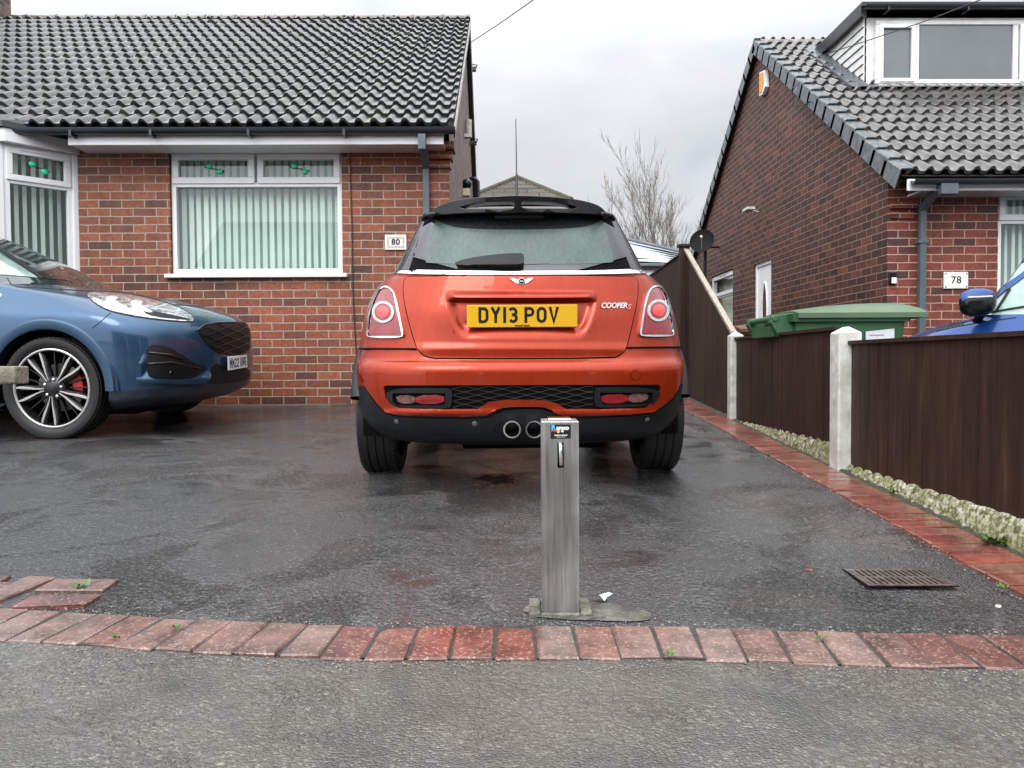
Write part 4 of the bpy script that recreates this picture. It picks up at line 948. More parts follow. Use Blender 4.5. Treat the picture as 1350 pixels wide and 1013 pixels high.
# ------------------------------------------------------------------ wheelie bins
def bin_(label, name, x, y, z, H, D_, Wd, mb, ml, yaw, sticker=False, category='wheelie bin'):
    o = thing(name, label, category, (x, y, z), Matrix.Rotation(yaw, 3, 'Z'), 'wheelie bins behind the fence')
    # local: +x = lid front, handle at -x
    b = MB(); hx0, hx1 = D_*.36, D_*.5; wy0, wy1 = Wd*.38, Wd*.48; rings = []
    for (zz, ax_, ay_) in ((.10, hx0, wy0), (.5*H, (hx0+hx1)/2, (wy0+wy1)/2), (H*.90, hx1*.97, wy1*.97), (H*.90, hx1*1.03, wy1*1.05), (H*.955, hx1*1.05, wy1*1.07), (H*.955, hx1*.95, wy1*.95)):
        for sx_, sy_ in ((-1, -1), (1, -1), (1, 1), (-1, 1)):
            for dx_, dy_ in ((0, .04), (.012, .012), (.04, 0)) if sx_*sy_ > 0 else ((.04, 0), (.012, .012), (0, .04)):
                rings.append((sx_*(ax_-dx_), sy_*(ay_-dy_), zz))
    n_ = 12; b.add(rings, [(i*n_+j, i*n_+(j+1) % n_, (i+1)*n_+(j+1) % n_, (i+1)*n_+j) for i in range(5) for j in range(n_)]+[tuple(range(11, -1, -1)), tuple(range(60, 72))])
    b.obj('body', mb, o, world=False, smooth=True, auto=35)
    # lid: shallow dome, falling to a lip at the front
    b = MB(); nu, nv = 14, 8; vs = []
    for i in range(nu+1):
        u = i/nu; xx = -D_*.47+(D_*1.10)*u
        top = H*.965+.012+(.058*math.sin(min(1, u*1.25)*math.pi/2)**.8)*(1-max(0, (u-.82)/.18)**2*.55)
        for j in range(nv+1):
            v = j/nv*2-1; e = 1-abs(v)**4
            vs.append((xx, v*Wd*.535, H*.955+.004+(top-H*.955)*e))
    k = len(vs); vs += [(x_, y_, H*.925 if True else 0) for (x_, y_, z_) in vs]
    idx = lambda i, j: i*(nv+1)+j
    fs = [(idx(i, j), idx(i+1, j), idx(i+1, j+1), idx(i, j+1)) for i in range(nu) for j in range(nv)]
    for i in range(nu): fs += [(idx(i, 0), k+idx(i, 0), k+idx(i+1, 0), idx(i+1, 0)), (idx(i, nv), idx(i+1, nv), k+idx(i+1, nv), k+idx(i, nv))]
    for j in range(nv): fs += [(idx(0, j), idx(0, j+1), k+idx(0, j+1), k+idx(0, j)), (idx(nu, j), k+idx(nu, j), k+idx(nu, j+1), idx(nu, j+1))]
    b.add(vs, fs); b.obj('lid', ml, o, world=False, smooth=True, auto=35)
    # hinge housing and handle bar
    b = MB()
    for s_ in (-1, 1): b.prism([(-D_*.47, H*.80), (-D_*.47, H*.965), (-D_*.66, H*.945), (-D_*.67, H*.90), (-D_*.60, H*.80)], lambda u, v, t, s_=s_: Vector((u, s_*Wd*.36+t, v)), -.03, .03)
    b.tube([(-D_*.63, -Wd*.42, H*.925), (-D_*.63, Wd*.42, H*.925)], .022, 10); b.box(-D_*.63, -D_*.5, -Wd*.33, Wd*.33, H*.80, H*.88); b.obj('handle', mb, o, world=False, bevel=.006)
    for s_ in (-1, 1):
        b = MB(); b.lathe([(0, -.03), (.085, -.03), (.10, -.02), (.10, .02), (.085, .03), (0, .03)], (-D_*.42, s_*Wd*.40, .10), (0, 1, 0), 20); b.obj('wheel', 'rubber', o, world=False, smooth=True, auto=40)
    if sticker:
        b = MB(); yy = -wy1*.965-.004; b.prism([(D_*.13, H*.64), (D_*.125, H*.83), (D_*.37, H*.85), (D_*.37, H*.72), (D_*.33, H*.64), (D_*.22, H*.61)], lambda u, v, t: Vector((u, yy+t+(v/H-.9)*-.034*0, v)), -.0022, 0); st = b.obj('sticker', mat('paper', (.62, .64, .68), .6, var=.12, vs=40), o, world=False)
        b = MB()
        for k_ in range(3): b.box(D_*(.155), D_*(.28+.03*(k_ % 2)), yy-.0034, yy-.0024, H*(.80-.04*k_), H*(.80-.04*k_)+.009)
        b.obj('print', mat('grey_print', (.35, .25, .35), .6, var=0), st, world=False)
    return o
gb = 5.45; top = W(1130, 401, gb-.1).z
xa = W(1049, 420, gb-.3).x; xb = W(1218, 420, gb-.3).x
Dd = (xb-xa)/1.10; xc = xa+.47*Dd
bin_('green wheelie bin with a paper notice on its side behind the fence', 'wheelie_bin', xc, gb, gz(gb)-.08, (top-(gz(gb)-.08))/1.035, Dd, .66, 'green_bin', 'green_lid', 0, True)
bb_ = 7.2; topb = W(1000, 424, bb_).z; bin_('brown wheelie bin behind the white fence post', 'wheelie_bin', W(1003, 430, bb_).x, bb_, gz(bb_)-.08, (topb-gz(bb_)+.08)/1.05, .62, .55, 'brown_bin', 'brown_bin', 0)

# ------------------------------------------------------------------ bollard, drain, litter, rail
g0 = G(740, 812); bw_ = .1015; T = Matrix.Translation((g0.x, g0.y+.05, 0)) @ Matrix.Rotation(R(-1.5), 4, 'Z')
bo = thing('security_bollard', 'square stainless steel drive bollard with sticker and handle slot in front of the orange car', 'bollard', (g0.x, g0.y+.05, gz(g0.y)), Matrix.Rotation(R(-1.5), 3, 'Z'))
zt_ = W(738, 557, g0.y).z; zq = gz(g0.y); h_ = bw_/2
leanT = Matrix.Translation((0, 0, 0))
b = MB(); slot = (-.0075, .0095, zt_-.124, zt_-.055)
for (a, c, d, e) in ((-h_, slot[0], zq, zt_), (slot[1], h_, zq, zt_), (slot[0], slot[1], zq, slot[2]), (slot[0], slot[1], slot[3], zt_)):
    b.add([T @ Vector(p) for p in ((a, -h_, d), (c, -h_, d), (c, -h_, e), (a, -h_, e))], [(0, 1, 2, 3)])
b.add([T @ Vector(p) for p in ((-h_, -h_, zq), (-h_, h_, zq), (-h_, h_, zt_), (-h_, -h_, zt_), (h_, -h_, zq), (h_, h_, zq), (h_, h_, zt_), (h_, -h_, zt_))], [(0, 3, 2, 1), (4, 5, 6, 7), (1, 2, 6, 5)])
def ch(z0, z1, r0, r1):
    vs = []
    for z, r_ in ((z0, r0), (z1, r1)): vs += [T @ Vector((sx_*r_, sy_*r_, z)) for sx_, sy_ in ((-1, -1), (1, -1), (1, 1), (-1, 1))]
    b.add(vs, [(0, 1, 5, 4), (1, 2, 6, 5), (2, 3, 7, 6), (3, 0, 4, 7)])
ch(zt_, zt_+.003, h_, h_-.002); ch(zt_+.003, zt_+.003, h_-.002, h_-.006); ch(zt_+.003, zt_-.004, h_-.006, h_-.007)
ch(zt_-.004, zt_-.004, h_-.007, 0.0)
bb2 = bmesh.new(); me_tmp = None
tube_o = b.obj('post', 'steel', bo, fixn=True)
b = MB(); b.box(-.033, .033, -.030, .034, zt_-.0035, zt_+.009, T); b.obj('cap', 'chrome', bo, bevel=.004)
b = MB(); b.box(slot[0], slot[1], -h_+.02, -h_+.022, slot[2], slot[3], T); b.box(slot[0]-.001, slot[0], -h_+.001, -h_+.02, slot[2], slot[3], T); b.box(slot[1], slot[1]+.001, -h_+.001, -h_+.02, slot[2], slot[3], T); b.obj('slot', 'dark', bo)
b = MB(); b.tube([T @ Vector(p) for p in ((.0005, -h_+.012, slot[3]-.002), (.0005, -h_-.004, slot[3]-.004), (.001, -h_-.010, slot[3]-.012), (.0015, -h_-.010, (slot[2]+slot[3])/2-.004), (.002, -h_-.004, slot[2]+.010), (.002, -h_+.012, slot[2]+.005))], .0052, 12); b.obj('handle', 'chrome', bo, smooth=True)
sz0, sz1 = zt_-.052, zt_-.006; sx0, sx1 = -.026, .029
b = MB(); b.box(sx0, sx1, -h_-.0012, -h_-.0002, sz0+.008, sz1, T); b.box(sx0, sx1, -h_-.0011, -h_-.0003, sz0+.008, sz0+.009, T); stk = b.obj('sticker', mat('sticker_black', (.012, .012, .015), .3, var=0), bo)
def stxt(t_, s_, x_, z_, m_, **k): return text(t_, s_, T @ Vector((x_, -h_-.0016, z_)), T.to_3x3() @ Vector((1, 0, 0)), (0, 0, 1), m_, stk, extrude=.0002, **k)
white = mat('print_white', (.85, .85, .85), .4, var=0); cyan = mat('print_cyan', (.10, .45, .75), .4, var=0); yel = mat('print_yellow', (.8, .6, .1), .4, var=0)
stxt('R', .0175, sx0+.0075, sz1-.008, cyan, bold=.0009); stxt('amco', .0155, sx0+.033, sz1-.009, white, bold=.0007)
stxt('8', .012, .006, sz1-.021, white, bold=.0012); stxt('RAMCO GROUP', .0048, .002, sz1-.0295, white, bold=.0002); stxt('SECURITY POSTS', .0030, .002, sz1-.0345, white)
b = MB()
for k, (x_, mm) in enumerate(((-.019, 'r'), (-.012, 'p'))): b.tube([T @ Vector((x_+.005*math.cos(a), -h_-.0016, sz1-.020+.004*math.sin(a))) for a in [i*.5 for i in range(7)]], .0009, 5)
b.obj('swirl', mat('print_red', (.75, .12, .18), .4, var=0), stk)
b = MB(); b.lathe([(0, 0), (.0042, 0), (.004, .0004), (0, .0005)], T @ Vector((-.005, -h_-.0014, sz1-.019)), T.to_3x3() @ Vector((0, -1, 0)), 12); b.obj('dot', yel, stk)
# cast base plate
b = MB(); 
for (a, c, d, e) in ((-.086, -h_-.003, -.06, .075), (h_+.003, .086, -.06, .075), (-h_-.003, h_+.003, -.066, -h_-.004), (-h_-.003, h_+.003, h_+.003, .075)): b.box(a, c, d, e, zq-.01, zq+.012, T)
b.obj('base_plate', mat('wet_plate', (.24, .22, .17), .4, var=.5, vs=14, col2=(.055, .055, .045), bs=1, bsc=60, bd=.01), bo, bevel=.005)
# drain grate
g = G(1184, 764); T = Matrix.Translation((g.x, g.y, gz(g.y))) @ Matrix.Rotation(R(-2), 4, 'Z')
dg_ = thing('drain_grate', 'rusty iron drain grate set in the wet tarmac at right', 'drain', (g.x, g.y, gz(g.y)))
b = MB(); b.box(-.135, .135, -.095, .095, .0045, .006, T); b.obj('pit', 'dark', dg_)
b = MB(); frame_bars_h = ((-.13, .13, .078, .09), (-.13, .13, -.09, -.078), (-.13, -.118, -.078, .078), (.118, .13, -.078, .078))
for a, c, d, e in frame_bars_h: b.box(a, c, d, e, .006, .0085, T)
for i in range(13): x_ = -.11+.0183*i; b.box(x_-.005, x_+.005, -.078, .078, .0062, .0082, T)
b.box(-.118, .118, -.006, .006, .0063, .0078, T); b.obj('bars', mat('wet_iron', (.13, .105, .095), .35, .2, var=.5, vs=40), dg_)
# crumpled white litter by the bollard
g = G(793, 792); b = MB(); rnd = random.Random(9); vs = []; 
pl = [(-.028, .01, .016), (-.012, .004, .006), (.002, .008, .012), (.02, .006, .018), (.030, .014, .010), (.012, -.006, .008), (.004, -.024, .004), (-.004, -.010, .014), (-.016, -.004, .012)]
b.add([(g.x+p[0]*1.2, g.y+p[1]*1.2, gz(g.y)+.004+p[2]) for p in pl], [(0, 1, 8), (1, 2, 7, 8), (2, 3, 5, 7), (3, 4, 5), (5, 6, 7)]); tag(b.obj('litter', 'upvc'), 'crumpled white scrap of plastic on the tarmac beside the bollard', 'litter')
for px, py, lab in ((1316, 800, 'small pale pebble by the right edging'), (1068, 752, 'reddish leaf flattened on the wet tarmac')):
    g = G(px, py); b = MB(); lump(b, (g.x, g.y, gz(g.y)), .009 if py != 752 else .014)
    if py == 752:
        for v_ in b.v: v_.z = gz(g.y)+.002+(v_.z-gz(g.y))*.2
    tag(b.obj('pebble' if py != 752 else 'leaf', 'white_paint' if py != 752 else 'paver_side', smooth=True), lab, 'pebble' if py != 752 else 'leaf')
# weathered timber rail end poking in from the left
a = W(20, 483, 3.0); c = W(20, 507, 3.0)
rl = thing('timber_rail', 'weathered mossy timber rail end poking in at the left edge', 'rail', (a.x-1.1, 3.0, gz(3)))
b = MB(); b.box(a.x-1.25, a.x, 3.0, 3.09, c.z, a.z); b.obj('rail', mat('weathered', (.22, .19, .15), .8, var=.55, vs=16, bs=.8, bsc=60, bd=.01), rl, bevel=.008)
b = MB(); b.box(a.x-1.2, a.x-1.08, 3.092, 3.2, gz(3)-.05, a.z+.2); b.obj('post', 'weathered', rl, bevel=.008)

# ------------------------------------------------------------------ background
hb = thing('hip_roof_house', 'distant house with a mossy brown hipped roof seen over the orange car', 'house', (.5, 24, gz(9)))
ap = W(682, 238, 26); el = W(610, 268, 23); er = W(753, 266, 23); bl_ = Vector((el.x, 29, el.z)); br_ = Vector((er.x, 29, er.z))
el.y = er.y = 23; el.z = er.z = (el.z+er.z)/2; bl_.z = br_.z = el.z
b = MB(); b.add([el, er, br_, bl_, ap], [(0, 1, 4), (1, 2, 4), (2, 3, 4), (3, 0, 4)])
# tile courses as thin steps on the facing slope
for i in range(1, 14):
    t = i/14; p = el.lerp(ap, t); q = er.lerp(ap, t); nrm = Vector((0, -.5, .85)); b.add([p+nrm*.0, q+nrm*.0, q+nrm*.09+Vector((0, -.02, 0)), p+nrm*.09+Vector((0, -.02, 0)), p.lerp(ap, -.06/(1-t)*1.0)+nrm*.012, q.lerp(ap, -.06/(1-t)*1.0)+nrm*.012], [(0, 1, 2, 3), (3, 2, 5, 4)])
b.obj('roof', 'course_tile', hb)
b = MB(); b.tube([el+Vector((0, 0, .06)), ap+Vector((0, 0, .08))], .10, 8); b.tube([er+Vector((0, 0, .06)), ap+Vector((0, 0, .08))], .10, 8); b.obj('hip_tiles', mat('mossy_tile', (.055, .055, .025), .9, var=.4, vs=3), hb)
b = MB(); b.box(el.x+.3, er.x-.3, 23.4, 28.6, 0, el.z); b.obj('wall', 'brick80', hb)
ob_ = thing('outbuilding', 'low outbuilding with pale grey roof behind the fence', 'building', (3.5, 18, gz(9)))
A = W(800, 311, 20.5); B = W(903, 335, 20.5); Cc = W(893, 350, 17); Dd_ = W(800, 350, 17); B2 = W(925, 345, 20.5)
b = MB(); b.add([A, B, Cc, Dd_], [(0, 1, 2, 3)])
for i in range(1, 7): 
    t = i/7; p = Dd_.lerp(A, t); q = Cc.lerp(B, t); b.add([p, q, q+Vector((0, -.02, .03)), p+Vector((0, -.02, .03)), p+Vector((0, -.35, -.04)), q+Vector((0, -.35, -.04))], [(0, 1, 2, 3), (3, 2, 5, 4)])
b.obj('roof', 'paleroof', ob_)
b = MB(); b.tube([A+Vector((-1, 0, .23)), A, B, B2], .085, 6); b.obj('ridge', 'lead', ob_)
b = MB(); b.tube([Dd_+Vector((0, -.06, -.03)), Cc+Vector((0, -.06, -.03))], .055, 8); b.obj('gutter', 'gutter', ob_)
b = MB(); b.box(Dd_.x, Cc.x, 17.0, 17.04, Cc.z-.30, Cc.z-.06); b.obj('fascia', 'upvc', ob_)
b = MB(); b.box(Dd_.x+.1, Cc.x-.1, 17.2, 20, 0, Cc.z-.2); b.obj('wall', 'brick80', ob_)
# bare tree
tr_ = thing('bare_tree', 'leafless winter tree rising behind the fence between the houses', 'tree', (W(866, 400, 24).x, 24, gz(9)))
def grow(b, p, d, r, L_, lvl, rnd, twigs):
    n_ = 5; pts = [p.copy()]; rs = [r]; q = p.copy(); dd = d.copy()
    for i in range(n_):
        dd = (dd+Vector((rnd.gauss(0, .10), rnd.gauss(0, .10), .07))).normalized(); q = q+dd*(L_/n_); pts.append(q.copy()); rs.append(r*(1-.55*(i+1)/n_))
    (b if lvl < 2 else twigs).tube(pts, rs, 6 if lvl < 2 else 4, cap=False)
    if lvl >= 4: return
    k = [8, 6, 4, 3, 3][lvl]
    for i in range(k):
        t = rnd.uniform(.25, 1); i0 = min(n_-1, int(t*n_)); base = pts[i0].lerp(pts[i0+1], t*n_-i0)
        a = rnd.uniform(0, 6.283); sp = rnd.uniform(.22, .50); s_ = dd.orthogonal().normalized(); s_ = Quaternion(dd, a) @ s_
        nd = (dd*math.cos(sp)+s_*math.sin(sp)+Vector((0, 0, .12))).normalized(); grow(b, base, nd, max(.0065, rs[i0]*rnd.uniform(.42, .58)), L_*rnd.uniform(.40, .60), lvl+1, rnd, twigs)
rnd = random.Random(21); tb1, tb2 = MB(), MB()
for px, hgt_, lean in ((862, 3.1, -.02), (874, 2.9, .05), (868, 2.0, -.10), (880, 2.1, .14), (868, 2.6, 0.02)):
    p = W(878+(px-866)*.7, 400, 24); p.z = gz(9); grow(tb1, p, Vector((lean, rnd.uniform(-.1, .1), 1)).normalized(), .060, hgt_*1.42, 0, rnd, tb2)
tb1.obj('trunk', 'bark', tr_, smooth=True); cr_ = tb2.obj('crown', 'bark', tr_)

# houses across the street, behind the viewer: what the paint and the wet ground mirror
for cx_, lab in ((-8.7, 'brown brick house across the street facing the drives'), (3.0, 'brown brick house with cream door across the street'), (14.7, 'brown brick house across the street beyond the corner')):
    hs = thing('street_house', lab, 'house', (cx_, -21, 0), group='houses across the street')
    b = holed(cx_-5.5, cx_+5.5, 0, 5.3, 0, [(cx_-4, cx_-1.5, .9, 2.2), (cx_+1.5, cx_+4, .9, 2.2), (cx_-4, cx_-1.8, 3.2, 4.4), (cx_+1.8, cx_+4, 3.2, 4.4)])
    for v_ in b.v: v_.y = -21-v_.y
    b.obj('wall', 'brick78', hs)
    b = MB(); b.add([(cx_-5.8, -20.6, 5.2), (cx_+5.8, -20.6, 5.2), (cx_+5.8, -24.5, 8.0), (cx_-5.8, -24.5, 8.0), (cx_-5.8, -28.4, 5.2), (cx_+5.8, -28.4, 5.2)], [(0, 1, 2, 3), (3, 2, 5, 4)]); b.obj('roof', 'old_tile', hs)
    for (a, c, d, e) in ((cx_-4, cx_-1.5, .9, 2.2), (cx_+1.5, cx_+4, .9, 2.2), (cx_-4, cx_-1.8, 3.2, 4.4), (cx_+1.8, cx_+4, 3.2, 4.4)):
        b = MB(); frame_bars(b, a, c, d, e, .07, -21.1, -20.96); w_ = b.obj('window', 'upvc', hs); b = MB(); b.box(a, c, -21.14, -21.12, d, e); b.obj('pane', 'dark_glass', w_)

# ------------------------------------------------------------------ vehicles
SLR = Matrix.Rotation(math.atan(SL), 3, 'X')
def cm(keys, sub):
    out = []; K = len(keys)
    for i in range(K-1):
        p0 = keys[max(i-1, 0)]; p1 = keys[i]; p2 = keys[i+1]; p3 = keys[min(i+2, K-1)]
        for s_ in range(sub):
            t = s_/sub
            out.append(tuple(.5*(2*b_+(c-a)*t+(2*a-5*b_+4*c-d)*t*t+(3*b_-a-3*c+d)*t*t*t) for a, b_, c, d in zip(p0, p1, p2, p3)))
    out.append(keys[-1]); return out
def ringpts(k, NC=26, NS=26, bar=.012):
    """k = (z, tilt, w, f, r, cf, nf, cr, nr)"""
    z, ti, w, f, r, cf, nf, cr_, nr = k; pts = []
    def sp(v, e): return math.copysign(abs(v)**e, v)
    half = []
    for i in range(NC+1):
        a = math.pi/2*i/NC; half.append((f-cf+cf*sp(math.cos(a), 2/nf), w*sp(math.sin(a), 2/nf)))
    xa_, xb_ = f-cf, r+cr_
    for i in range(1, NS): 
        u = i/NS; half.append((xa_+(xb_-xa_)*u, w*(1+bar*math.sin(math.pi*u))))
    for i in range(NC+1):
        a = math.pi/2*(1-i/NC); half.append((r+cr_-cr_*sp(math.cos(a), 2/nr), w*sp(math.sin(a), 2/nr)))
    L_ = [(x, y) for x, y in half]; R_ = [(x, -y) for x, y in half[-2:0:-1]]
    return [Vector((x, y, z+ti*x)) for x, y in L_+R_]
def shell(rings, closed_top=False, closed_bot=False, holes=(), hr=0, skip=None):
    P = [ringpts(k) for k in rings]; n_ = len(P[0]); b = MB(); vs = [p for r_ in P for p in r_]; fs = []
    def inhole(p):
        return any(math.hypot(p.x-hx_, p.z-hz_) < hr for hx_, hz_ in holes)
    keep = []
    for i in range(len(P)-1):
        for j in range(n_):
            f = (i*n_+j, i*n_+(j+1) % n_, (i+1)*n_+(j+1) % n_, (i+1)*n_+j); c = sum((vs[q] for q in f), Vector())/4
            side = abs(c.y) > .55*max(abs(p.y) for p in P[i])
            if holes and side and inhole(c): continue
            if skip and skip(c): continue
            fs.append(f)
    if holes:  # pull the ragged rim onto the circle
        from collections import Counter
        ec = Counter(); 
        for f in fs:
            for a, c in zip(f, f[1:]+f[:1]): ec[(min(a, c), max(a, c))] += 1
        rim = {v for e, c in ec.items() if c == 1 for v in e}
        for v in rim:
            p = vs[v]
            if abs(p.y) < .4: continue
            for hx_, hz_ in holes:
                d = math.hypot(p.x-hx_, p.z-hz_)
                if abs(d-hr) < .06 and d > .01 and p.z > .20: vs[v] = Vector((hx_+(p.x-hx_)*hr/d, p.y, hz_+(p.z-hz_)*hr/d))
    if closed_top: fs.append(tuple((len(P)-1)*n_+j for j in range(n_)))
    if closed_bot: fs.append(tuple(range(n_-1, -1, -1)))
    b.add(vs, fs); return b
class Car:
    def __init__(s, name, label, cat, loc, heading, rings):
        rot = SLR @ Matrix.Rotation(heading, 3, 'Z'); s.root = thing(name, label, cat, loc, rot); s.M = WM[s.root.name]; s.I = s.M.inverted(); s.rings = rings
        b = shell(rings, True, True); s.bvh = BVHTree.FromPolygons([tuple(v) for v in b.v], b.f)
    def hit(s, px, py):
        o = s.I @ CAMP; d = (s.I.to_3x3() @ ray(px, py)).normalized(); h = s.bvh.ray_cast(o, d)
        return h[0], h[1], d
    def patch(s, name, poly, mat_, off=.004, thick=.006, g=3.0, chaikin=2, parent=None, offf=None, holes=(), smooth=True, drop=0.003, world=None, label=None):
        P = [Vector(p) for p in poly]
        for _ in range(chaikin):
            Q = []
            for i in range(len(P)):
                a, c = P[i], P[(i+1) % len(P)]; Q += [a.lerp(c, .25), a.lerp(c, .75)]
            P = Q
        B = []
        for i in range(len(P)):
            a, c = P[i], P[(i+1) % len(P)]; k = max(1, int((c-a).length/g))
            for j in range(k): B.append(a.lerp(c, j/k))
        def inside(pt, pl):
            r_ = False; x, y = pt; j = len(pl)-1
            for i in range(len(pl)):
                if (pl[i].y > y) != (pl[j].y > y) and x < (pl[j].x-pl[i].x)*(y-pl[i].y)/(pl[j].y-pl[i].y)+pl[i].x: r_ = not r_
                j = i
            return r_
        pts = list(B); edges = [(i, (i+1) % len(B)) for i in range(len(B))]; HB = []
        for h_ in holes:
            k0 = len(pts); hv = [Vector(p) for p in h_]; pts += hv; edges += [(k0+i, k0+(i+1) % len(hv)) for i in range(len(hv))]; HB.append(hv)
        xs_ = [p.x for p in B]; ys_ = [p.y for p in B]; y = min(ys_)+g*.5; row = 0
        allb = B+[q for h_ in HB for q in h_]
        while y < max(ys_):
            x = min(xs_)+(g*.5 if row % 2 else 0)
            while x < max(xs_):
                if inside((x, y), B) and not any(inside((x, y), h_) for h_ in HB) and min((q.x-x)**2+(q.y-y)**2 for q in allb) > (g*.45)**2: pts.append(Vector((x, y)))
                x += g
            y += g*.87; row += 1
        V, E, Fc, *_ = delaunay_2d_cdt(pts, edges, [], 0, 1e-4)
        fs = []
        for f in Fc:
            c = sum((V[i] for i in f), Vector((0, 0)))/len(f)
            if inside(c, B) and not any(inside(c, h_) for h_ in HB): fs.append(tuple(f))
        loc, nor = [], []
        last = None; miss = set()
        for vi_, v in enumerate(V):
            h, nm, d = s.hit(v.x, v.y)
            if h is None:
                for k in range(1, 12):
                    cx = sum(xs_)/len(xs_); cy = sum(ys_)/len(ys_); q = v.lerp(Vector((cx, cy)), k*.02); h, nm, d = s.hit(q.x, q.y)
                    if h is not None: break
            if h is None: miss.add(vi_); h, nm = (last or (Vector((0, 0, 0)), Vector((0, 0, 1))))
            if nm.dot(d) > 0: nm = -nm
            last = (h, nm); o_ = off+(offf(v.x, v.y) if offf else 0); loc.append(h+nm*o_); nor.append(nm)
        # orient, add a rim
        from collections import Counter
        ec = Counter()
        good = []
        for f in fs:
            if miss.intersection(f): continue
            a, b_, c = [loc[i] for i in f[:3]]
            if (b_-a).cross(c-a).dot(nor[f[0]]) < 0: f = f[::-1]
            good.append(f)
            for a, c in zip(f, f[1:]+f[:1]): ec[(a, c)] += 1
        if miss:   # drop crumbs left where the outline ran off the body
            par = list(range(len(loc)))
            def fd(i):
                while par[i] != i: par[i] = par[par[i]]; i = par[i]
                return i
            for f in good:
                for i in f[1:]: par[fd(i)] = fd(f[0])
            cnt = Counter(fd(f[0]) for f in good); keep = cnt.most_common(1)[0][0]; good = [f for f in good if fd(f[0]) == keep]
            ec = Counter(e for f in good for e in zip(f, f[1:]+f[:1]))
        rim = [e for e in ec if (e[1], e[0]) not in ec]
        vs = list(loc); fs2 = list(good); mp_ = {}
        for a, c in rim:
            for q in (a, c):
                if q not in mp_: mp_[q] = len(vs); vs.append(loc[q]-nor[q]*(thick+off))
            fs2.append((c, a, mp_[a], mp_[c]))
        b = MB(); b.add(vs, fs2); ob = b.obj(name, mat_, parent or s.root, world=False, smooth=smooth, auto=50, fixn=False, label=label)
        return ob
    def pt(s, px, py, off=0):
        h, nm, d = s.hit(px, py); k = 0
        while h is None and k < 60: k += 1; h, nm, d = s.hit(px-k*.5, py)
        if h is None: print('NOHIT', s.root.name, px, py); h, nm = Vector((0, 0, 0)), Vector((0, 0, 1))
        if nm.dot(d) > 0: nm = -nm
        return h+nm*off, nm
def circ(cx, cy, r, n=20, ry=None): return [(cx+r*math.cos(i/n*6.2832), cy+(ry or r)*math.sin(i/n*6.2832)) for i in range(n)]
def line(pts, w):
    l, r = stroke(pts, w); return [tuple(p) for p in l]+[tuple(p) for p in r[::-1]]
def wheel_tyre(b, cx, cy, cz, R_, wd, side, rim_r):
    """side=+1 outer face at +y"""
    h = wd/2; s_ = side
    prof = [(rim_r, -h*.8), (rim_r+.012, -h*.92), (R_-.035, -h), (R_-.010, -h*.95), (R_-.004, -h*.80)]
    for k in range(4):
        a = -h*.72+k*h*.40; prof += [(R_, a), (R_, a+h*.30), (R_-.008, a+h*.31), (R_-.008, a+h*.39)]
    prof += [(R_-.004, h*.80), (R_-.010, h*.95), (R_-.035, h), (rim_r+.012, h*.92), (rim_r, h*.8)]
    b.lathe([(r_, t*s_) for r_, t in prof], (cx, cy, cz), (0, 1, 0), 72)
    # tread blocks round both shoulders
    for i in range(64):
        a = i/64*6.2832
        for sg in (-1, 1):
            T = Matrix.Translation((cx, cy, cz)) @ Matrix.Rotation(a, 4, 'Y'); b.box(-.010, .010, sg*h*.74-.012 if sg < 0 else h*.74-.004, sg*h*.74+.004 if sg < 0 else h*.74+.012, R_-.012, R_+.0008, T)

def well(hx_, hz_, s_, r_, y0, y1, root):
    b = MB(); n_ = 28; A = [math.pi*(-.06+1.12*i/n_) for i in range(n_+1)]; vs = []
    for a in A: vs += [(hx_+r_*math.cos(a), s_*y0, max(.2, hz_+r_*math.sin(a))), (hx_+r_*math.cos(a), s_*y1, max(.2, hz_+r_*math.sin(a)))]
    k = len(vs); vs.append((hx_, s_*y0, .2)); b.add(vs, [(2*i, 2*i+1, 2*i+3, 2*i+2) for i in range(n_)]+[(k, 2*i, 2*i+2) for i in range(n_)])
    return b.obj('wheel_well', 'dark', root, world=False)
# ---- orange hatchback -----------------------------------------------------
OX, OY = .098, 3.60
#         z    tilt  w     f     r     cf  nf   cr  nr
k_low = [(.215, 0, .66, 3.40, .16, .5, 2.6, .40, 2.6), (.235, 0, .735, 3.55, .085, .5, 2.6, .44, 2.6), (.30, 0, .80, 3.64, .035, .5, 2.6, .46, 2.7), (.40, 0, .828, 3.68, .010, .5, 2.6, .46, 2.8), (.50, 0, .838, 3.70, .000, .5, 2.6, .46, 2.8)]
k_mid = [(.50, 0, .838, 3.70, .000, .5, 2.6, .46, 2.8), (.575, 0, .840, 3.70, .000, .5, 2.6, .46, 2.8), (.612, 0, .838, 3.69, .010, .5, 2.6, .46, 2.8), (.640, 0, .834, 3.68, .030, .5, 2.6, .46, 2.7), (.74, 0, .828, 3.66, .046, .55, 2.5, .48, 2.6), (.86, 0, .808, 3.62, .060, .6, 2.4, .50, 2.5),
         (.95, 0, .780, 3.35, .078, .7, 2.3, .52, 2.4), (1.01, 0, .738, 3.0, .096, .6, 2.3, .50, 2.4), (1.045, 0, .690, 2.85, .112, .5, 2.3, .46, 2.5), (1.062, 0, .655, 2.75, .125, .5, 2.4, .44, 2.6)]
k_gl = [(1.062, 0, .655, 2.75, .125, .5, 2.4, .44, 2.6), (1.075, 0, .648, 2.70, .135, .5, 2.4, .42, 2.7), (1.20, 0, .592, 2.45, .200, .45, 2.5, .38, 2.7), (1.34, 0, .522, 2.20, .285, .4, 2.6, .32, 2.8)]
